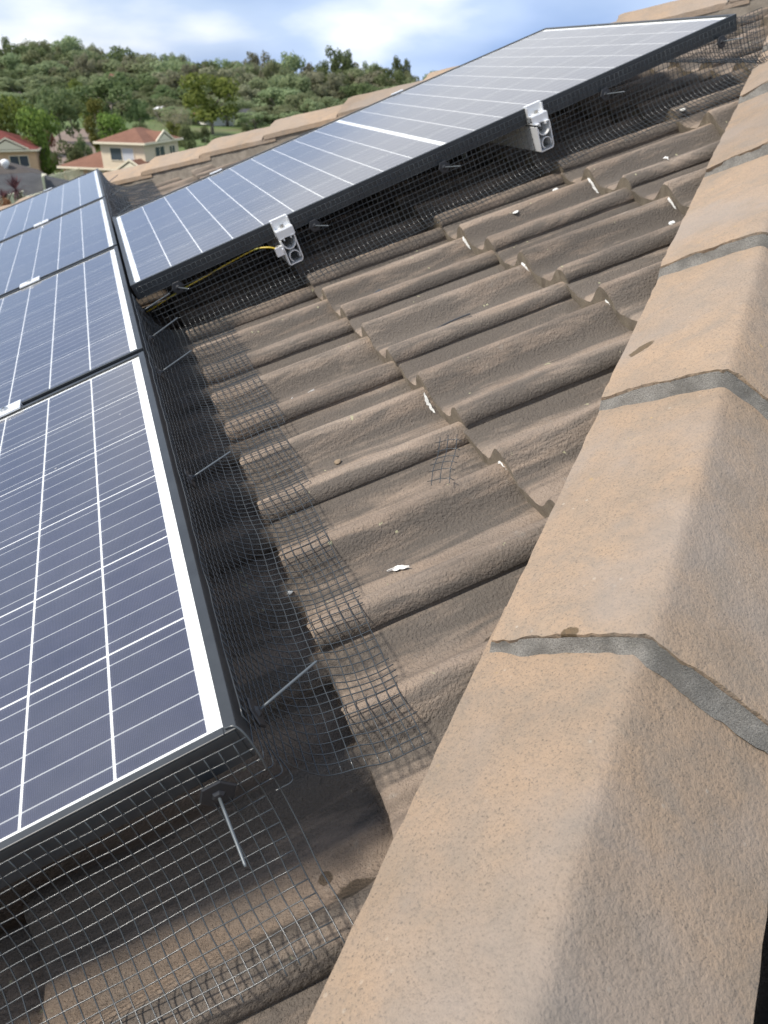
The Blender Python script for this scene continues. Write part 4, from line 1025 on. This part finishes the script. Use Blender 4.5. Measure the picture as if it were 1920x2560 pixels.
fence(gpos(82, 78, 0.6, 340), gpos(92, 92, 0, 340), 2.6, 'end of the pale fence beside the dark red roof')
# brown bare yard on the slope
mb = MB(); nb_, nd = 10, 12
for i in range(nb_+1):
    for j in range(nd+1):
        q = j/nd; px = (62+(150-62)*q) + (1-0)*((205-62)*(1-q*0.72))*i/nb_; mb.vert(gpos(px, 136+64*q, 0.12, 290))
for i in range(nb_):
    for j in range(nd): mb.face((i*(nd+1)+j, (i+1)*(nd+1)+j, (i+1)*(nd+1)+j+1, i*(nd+1)+j+1))
o = link('road', mb.mesh('road', plain('brown_bare_yard', (0.20, 0.15, 0.12), 0.95, var=0.12, scale=0.15), True)); o['kind'] = 'structure'
# parked car
def car(px, dist, yaw, label, col):
    p, a = frame(px, dist, yaw, 360); root = empty('parked_car', p, (0, 0, a)); tag(root, label, 'car')
    prof = [(-2.2, 0.45), (-2.25, 0.75), (-2.1, 0.98), (-1.1, 1.08), (-0.45, 1.58), (1.3, 1.62), (2.05, 1.12), (2.2, 0.9), (2.2, 0.45)]
    mb = MB(); mb.prism([(-0.86, y, z) for y, z in prof], 0, (1.72, 0, 0)); bo = link('body', mb.mesh('body', plain('silver_paint', col, 0.3, 0.3)), root); bv = bo.modifiers.new('b', 'BEVEL'); bv.width = 0.08; bv.segments = 2
    mb = MB(); mb.quad((-0.70, -1.07, 1.12), (0.70, -1.07, 1.12), (0.62, -0.53, 1.54), (-0.62, -0.53, 1.54)); link('windscreen', mb.mesh('windscreen', M_PANE), root)
    for sx in (-1, 1):
        mb = MB(); x = sx*0.868; P = [(x, -0.85, 1.12), (x, -0.40, 1.5), (x, 1.2, 1.54), (x, 1.75, 1.14)]; mb.poly(P if sx > 0 else P[::-1]); link('side_window', mb.mesh('side_window', M_PANE), root)
        mb = MB(); mb.box((sx*0.68-0.14, -2.27, 0.72), (sx*0.68+0.14, -2.2, 0.88)); link('headlight', mb.mesh('headlight', M_WHITEP), root)
        for y in (-1.38, 1.38):
            mb = MB(); Mx = Matrix.Translation((sx*0.80, y, 0.33)) @ Matrix.Rotation(math.pi/2, 4, 'Y'); mb.lathe([(0.33, -0.11), (0.33, 0.11)], Mx, 14); wh = link('wheel', mb.mesh('wheel', M_BLACKP), root)
            mb = MB(); mb.lathe([(0.2, -0.12), (0.2, 0.12)], Mx, 10); link('rim', mb.mesh('rim', M_ALU), wh)
car(200, 121, -24, 'silver car parked nose-out before the garage', (0.62, 0.64, 0.67))

# ------------------------------------------------------------------ trees
def leafmat(name, c0, c1):
    t = NT(name); geo = t.node('ShaderNodeNewGeometry'); inf = t.node('ShaderNodeObjectInfo')
    rnd = t.math('FRACT', t.math('ADD', geo.outputs['Random Per Island'], t.math('MULTIPLY', inf.outputs['Random'], 0.35)))
    c = t.ramp(rnd, [(0.0, c0), (1.0, c1)])
    hs_ = t.node('ShaderNodeHueSaturation'); t.L(c, hs_.inputs['Color']); t.L(t.math('ADD', t.math('MULTIPLY', inf.outputs['Random'], 0.5), 0.75), hs_.inputs['Value'])
    t.L(t.math('ADD', t.math('MULTIPLY', inf.outputs['Random'], 0.05), 0.475), hs_.inputs['Hue'])
    t.L(hs_.outputs[0], t.b.inputs['Base Color']); t.b.inputs['Roughness'].default_value = 0.7; t.b.inputs['Specular IOR Level'].default_value = 0.2
    tl = t.node('ShaderNodeBsdfTranslucent'); t.L(hs_.outputs[0], tl.inputs['Color']); ms = t.node('ShaderNodeMixShader'); ms.inputs[0].default_value = 0.45
    t.L(t.b.outputs[0], ms.inputs[1]); t.L(tl.outputs[0], ms.inputs[2]); t.L(ms.outputs[0], t.n['Material Output'].inputs['Surface']); return t.m
LM = {'gum': leafmat('gum_leaves', (0.16, 0.20, 0.10), (0.29, 0.325, 0.175)), 'olive': leafmat('olive_leaves', (0.175, 0.178, 0.11), (0.29, 0.285, 0.185)),
      'dark': leafmat('dark_leaves', (0.09, 0.125, 0.05), (0.18, 0.22, 0.10)), 'bright': leafmat('bright_leaves', (0.10, 0.155, 0.035), (0.20, 0.27, 0.06)),
      'yg': leafmat('yellow_green_leaves', (0.10, 0.12, 0.028), (0.20, 0.21, 0.05)), 'bare': leafmat('thin_twigs', (0.19, 0.165, 0.115), (0.26, 0.225, 0.15)), 'red': leafmat('reddish_leaves', (0.20, 0.085, 0.05), (0.28, 0.13, 0.08)),
      'plum': leafmat('plum_leaves', (0.075, 0.035, 0.045), (0.15, 0.075, 0.08))}
M_BARK = plain('gum_bark', (0.24, 0.21, 0.18), 0.9, var=0.25, scale=3)
def crown_mesh(kind, shape, seed, n=2300):
    rr = random.Random(seed); mb = MB(); lobes = []
    if shape == 'gum':
        for k in range(24):
            z = 0.16+0.74*rr.random()**0.85; R = 0.42*max(0.25, 1-max(0, (z-0.62)/0.36)**2)**0.5
            a = rr.uniform(0, 6.28); q = math.sqrt(rr.random()); lobes.append((R*q*math.cos(a), R*q*math.sin(a), z, rr.uniform(0.09, 0.17)))
    elif shape == 'round':
        for k in range(18):
            z = rr.uniform(0.20, 0.86); R = 0.40*math.sqrt(max(0.05, 1-((z-0.52)/0.45)**2)); a = rr.uniform(0, 6.28); q = math.sqrt(rr.random())
            lobes.append((R*q*math.cos(a), R*q*math.sin(a), z, rr.uniform(0.13, 0.2)))
    else:
        for k in range(16):
            z = 0.1+0.85*rr.random(); R = 0.32*math.sin(math.pi*min(1, max(0.1, 1.05-z)))**0.7; a = rr.uniform(0, 6.28); q = math.sqrt(rr.random())
            lobes.append((R*q*math.cos(a), R*q*math.sin(a), z, rr.uniform(0.12, 0.18)))
    tot = sum(l[3]**2 for l in lobes)
    for lx, ly, lz, lr in lobes:
        for k in range(int(n*lr*lr/tot)):
            d = Vector((rr.gauss(0, 1), rr.gauss(0, 1), rr.gauss(0, 1)))
            if d.length < 1e-3: continue
            d.normalize(); rad = lr*(0.55+0.5*rr.random()**0.6)
            if rr.random() < 0.06: rad *= 1.25
            c_ = Vector((lx, ly, lz)) + Vector((d.x*rad, d.y*rad, d.z*rad*0.75))
            if kind == 'bare' : sz = rr.uniform(0.006, 0.013)
            else: sz = rr.uniform(0.017, 0.034)
            nn = (d + Vector((rr.gauss(0, 0.6), rr.gauss(0, 0.6), rr.gauss(0, 0.6)+0.3))).normalized()
            x = nn.orthogonal().normalized(); x.rotate(Matrix.Rotation(rr.uniform(0, 6.28), 3, nn)); y = nn.cross(x)
            mb.quad(c_-x*sz-y*sz*0.35, c_+x*sz*0.2-y*sz*0.7, c_+x*sz+y*sz*0.35, c_-x*sz*0.2+y*sz*0.7)
    return mb.mesh('crown', LM[kind]), lobes
def trunk_mesh(lobes, seed):
    rr = random.Random(seed); mb = MB(); top = Vector((rr.uniform(-0.04, 0.04), rr.uniform(-0.04, 0.04), 0.45))
    mb.tube([(0, 0, -0.05), (0.008, 0, 0.2), tuple(top)], [0.030, 0.022, 0.015], 7)
    for lx, ly, lz, lr in lobes[:9]:
        s_ = Vector((0, 0, 0.22)).lerp(top, rr.random()); e_ = Vector((lx, ly, lz)); mid = s_.lerp(e_, 0.5)+Vector((0, 0, -0.03)); mb.tube([s_, mid, e_], [0.011, 0.007, 0.003], 5)
    return mb.mesh('trunk', M_BARK, True)
TV = {}
for kind, shape, cnt in (('gum', 'gum', 4), ('olive', 'gum', 3), ('dark', 'round', 2), ('dark', 'gum', 2), ('bright', 'round', 2), ('yg', 'round', 2), ('yg', 'column', 1), ('bare', 'round', 1), ('red', 'round', 1)):
    for k in range(cnt):
        sd = hash((len(kind), len(shape), k, kind[0])) % 1000 if False else (sum(map(ord, kind+shape))*7+k*13)
        me, lb = crown_mesh(kind, shape, sd, 4200 if kind == 'bare' else 2600); TV.setdefault((kind, shape), []).append((me, trunk_mesh(lb, sd)))
tr_ = random.Random(11)
def tree(px, ytop, wpx, dist, kind, shape, label, group=None, name='tree', pyb=250):
    p = gpos(px, dist, 0, pyb); h_ = max(1.2, zray(px, ytop, dist)-p.z); w_ = wpx*dist/(FD/math.cos(HOR))
    root = empty(name, p, (0, 0, tr_.uniform(0, 6.28))); tag(root, label, 'tree' if name == 'tree' else 'shrub', group)
    cm, tm = tr_.choice(TV[(kind, shape)])
    for nm, me in (('crown', cm), ('trunk', tm)):
        o = link(nm, me, root); o.scale = (w_*1.08, w_*1.08, h_)
    return root
SKY = [(-80, 95), (0, 90), (60, 96), (110, 82), (140, 100), (190, 92), (235, 110), (270, 97), (330, 104), (400, 112), (440, 122), (500, 112), (560, 116), (600, 109), (640, 114), (700, 122), (740, 117), (760, 128), (800, 123), (840, 143), (900, 150), (950, 160), (1100, 172)]
LBL = {'gum': 'grey-green gum tree in the hillside forest', 'olive': 'brownish olive gum tree in the hillside forest', 'dark': 'dark green tree in the hillside forest'}
for row, (dyy, dl, dr) in enumerate(((0, 430, 330), (20, 390, 305), (48, 345, 275), (80, 300, 250), (110, 255, 232))):
    px = -70 + tr_.uniform(0, 20)
    while px < 1010:
        q = sm(150, 700, px); dist = (dl+(dr-dl)*q)*tr_.uniform(0.97, 1.03); wpx = tr_.uniform(46, 84)*(1+0.08*row)
        yt = interp(SKY, px) + dyy + tr_.uniform(-10, 20)
        if tr_.random() < 0.2: yt -= tr_.uniform(10, 22); wpx *= 0.9
        if tr_.random() < 0.15: wpx *= 1.45
        skip = (row == 4 and px < 330 and tr_.random() < 0.5)
        if not skip:
            kind = tr_.choices(('gum', 'olive', 'dark'), (0.52, 0.26, 0.22))[0]
            tree(px, yt, wpx, dist, kind, 'gum', LBL[kind] + (', on the skyline' if row == 0 else ', lowest row by the houses' if row == 4 else ', below the skyline' if row < 3 else ', lower slope'), 'forest trees on the hillside', pyb=200)
        px += wpx*tr_.uniform(0.34, 0.5)*(0.75 if px < 330 else 1)
T = tree
T(240, 152, 128, 195, 'dark', 'round', 'large dark green round tree behind the two-storey house')
T(182, 162, 56, 200, 'yg', 'round', 'olive green tree left of the large dark round tree')
T(455, 156, 132, 208, 'yg', 'round', 'big yellow-green tree standing alone before the forest')
T(365, 220, 112, 172, 'bare', 'round', 'broad leafless pale tree beside the two-storey house')
T(206, 214, 62, 152, 'yg', 'column', 'slim upright tree behind the garage roof')
T(246, 236, 80, 146, 'bright', 'round', 'bushy mid green tree directly behind the two-storey house')
T(222, 250, 40, 148, 'dark', 'round', 'dark bushy tree between slim tree and two-storey house')
T(18, 186, 116, 122, 'bright', 'round', 'bright yellow-green tree at the left edge')
T(80, 218, 100, 116, 'bright', 'round', 'lighter green round tree above the dark red roof')
T(120, 176, 90, 165, 'dark', 'gum', 'tall dark gum tree behind the lighter round tree')
T(58, 200, 80, 150, 'dark', 'gum', 'dark tree filling the gap left of the tall gum')
T(150, 196, 60, 176, 'dark', 'gum', 'shaded dark gum right of the tall gum')
T(300, 208, 50, 190, 'dark', 'gum', 'green tree between the dark round tree and the pale bare tree')
T(402, 262, 46, 150, 'dark', 'round', 'low green tree at the right end of the two-storey house')
T(374, 258, 44, 160, 'yg', 'round', 'yellowish shrub tree under the bare tree')
T(437, 270, 30, 175, 'dark', 'round', 'small green tree by the green field', name='shrub')
T(458, 292, 28, 165, 'dark', 'round', 'low bush above the far hip cap', name='shrub')
T(528, 264, 20, 190, 'dark', 'round', 'little bush between distant house and shed', name='shrub')
T(92, 276, 34, 128, 'red', 'round', 'reddish shrub left of the brown yard', name='shrub')
T(60, 280, 60, 118, 'yg', 'round', 'yellowish hedge above the dark red roof', name='shrub')
T(167, 288, 38, 122, 'dark', 'round', 'round green shrub at the foot of the brown yard', name='shrub')
T(132, 300, 60, 112, 'dark', 'round', 'dark hedge behind the pale fence', name='shrub')
T(15, 421, 46, 31.5, 'red', 'round', 'brown rounded shrub at the left edge before the cream fence', name='shrub', pyb=430)
T(300, 262, 36, 160, 'dark', 'round', 'dark shrub behind the ridge of the two-storey house', name='shrub')
# palm-like plant with plum sword leaves
p = gpos(36, 31.8, 0, 420); root = empty('palm_plant', p); tag(root, 'plum-leaved palm plant standing before the cream fence', 'plant')
ht = zray(36, 372, 31.8)-p.z; rr = random.Random(5)
mb = MB(); mb.tube([(0, 0, -0.3), (0.03, 0, ht*0.5), (0, 0.02, ht*0.78)], [0.09, 0.07, 0.06], 8); link('trunk', mb.mesh('trunk', M_BARK, True), root)
for hd, (hx, hz, sc, mat) in enumerate(((0.0, 0.80, 0.62, 'plum'), (-0.45, 0.70, 0.45, 'plum'), (0.1, 0.62, 0.6, 'olive'))):
    mb = MB()
    for k in range(75):
        a = rr.uniform(0, 6.28); el = rr.uniform(-0.7, 1.45); ln = sc*rr.uniform(0.7, 1.05); d = Vector((math.cos(a)*math.cos(el), math.sin(a)*math.cos(el), math.sin(el))); b0 = Vector((hx, 0, ht*hz)); sd_ = Vector((-d.y, d.x, 0.01)).normalized()*0.022
        m1 = b0+d*ln*0.5; e_ = b0+d*ln+Vector((0, 0, -0.16*ln*(1.3-math.sin(el))))
        mb.quad(b0-sd_*0.6, b0+sd_*0.6, m1+sd_, m1-sd_); mb.poly([m1-sd_, m1+sd_, e_])
    link('leaf_head', mb.mesh('leaf_head', LM[mat]), root)
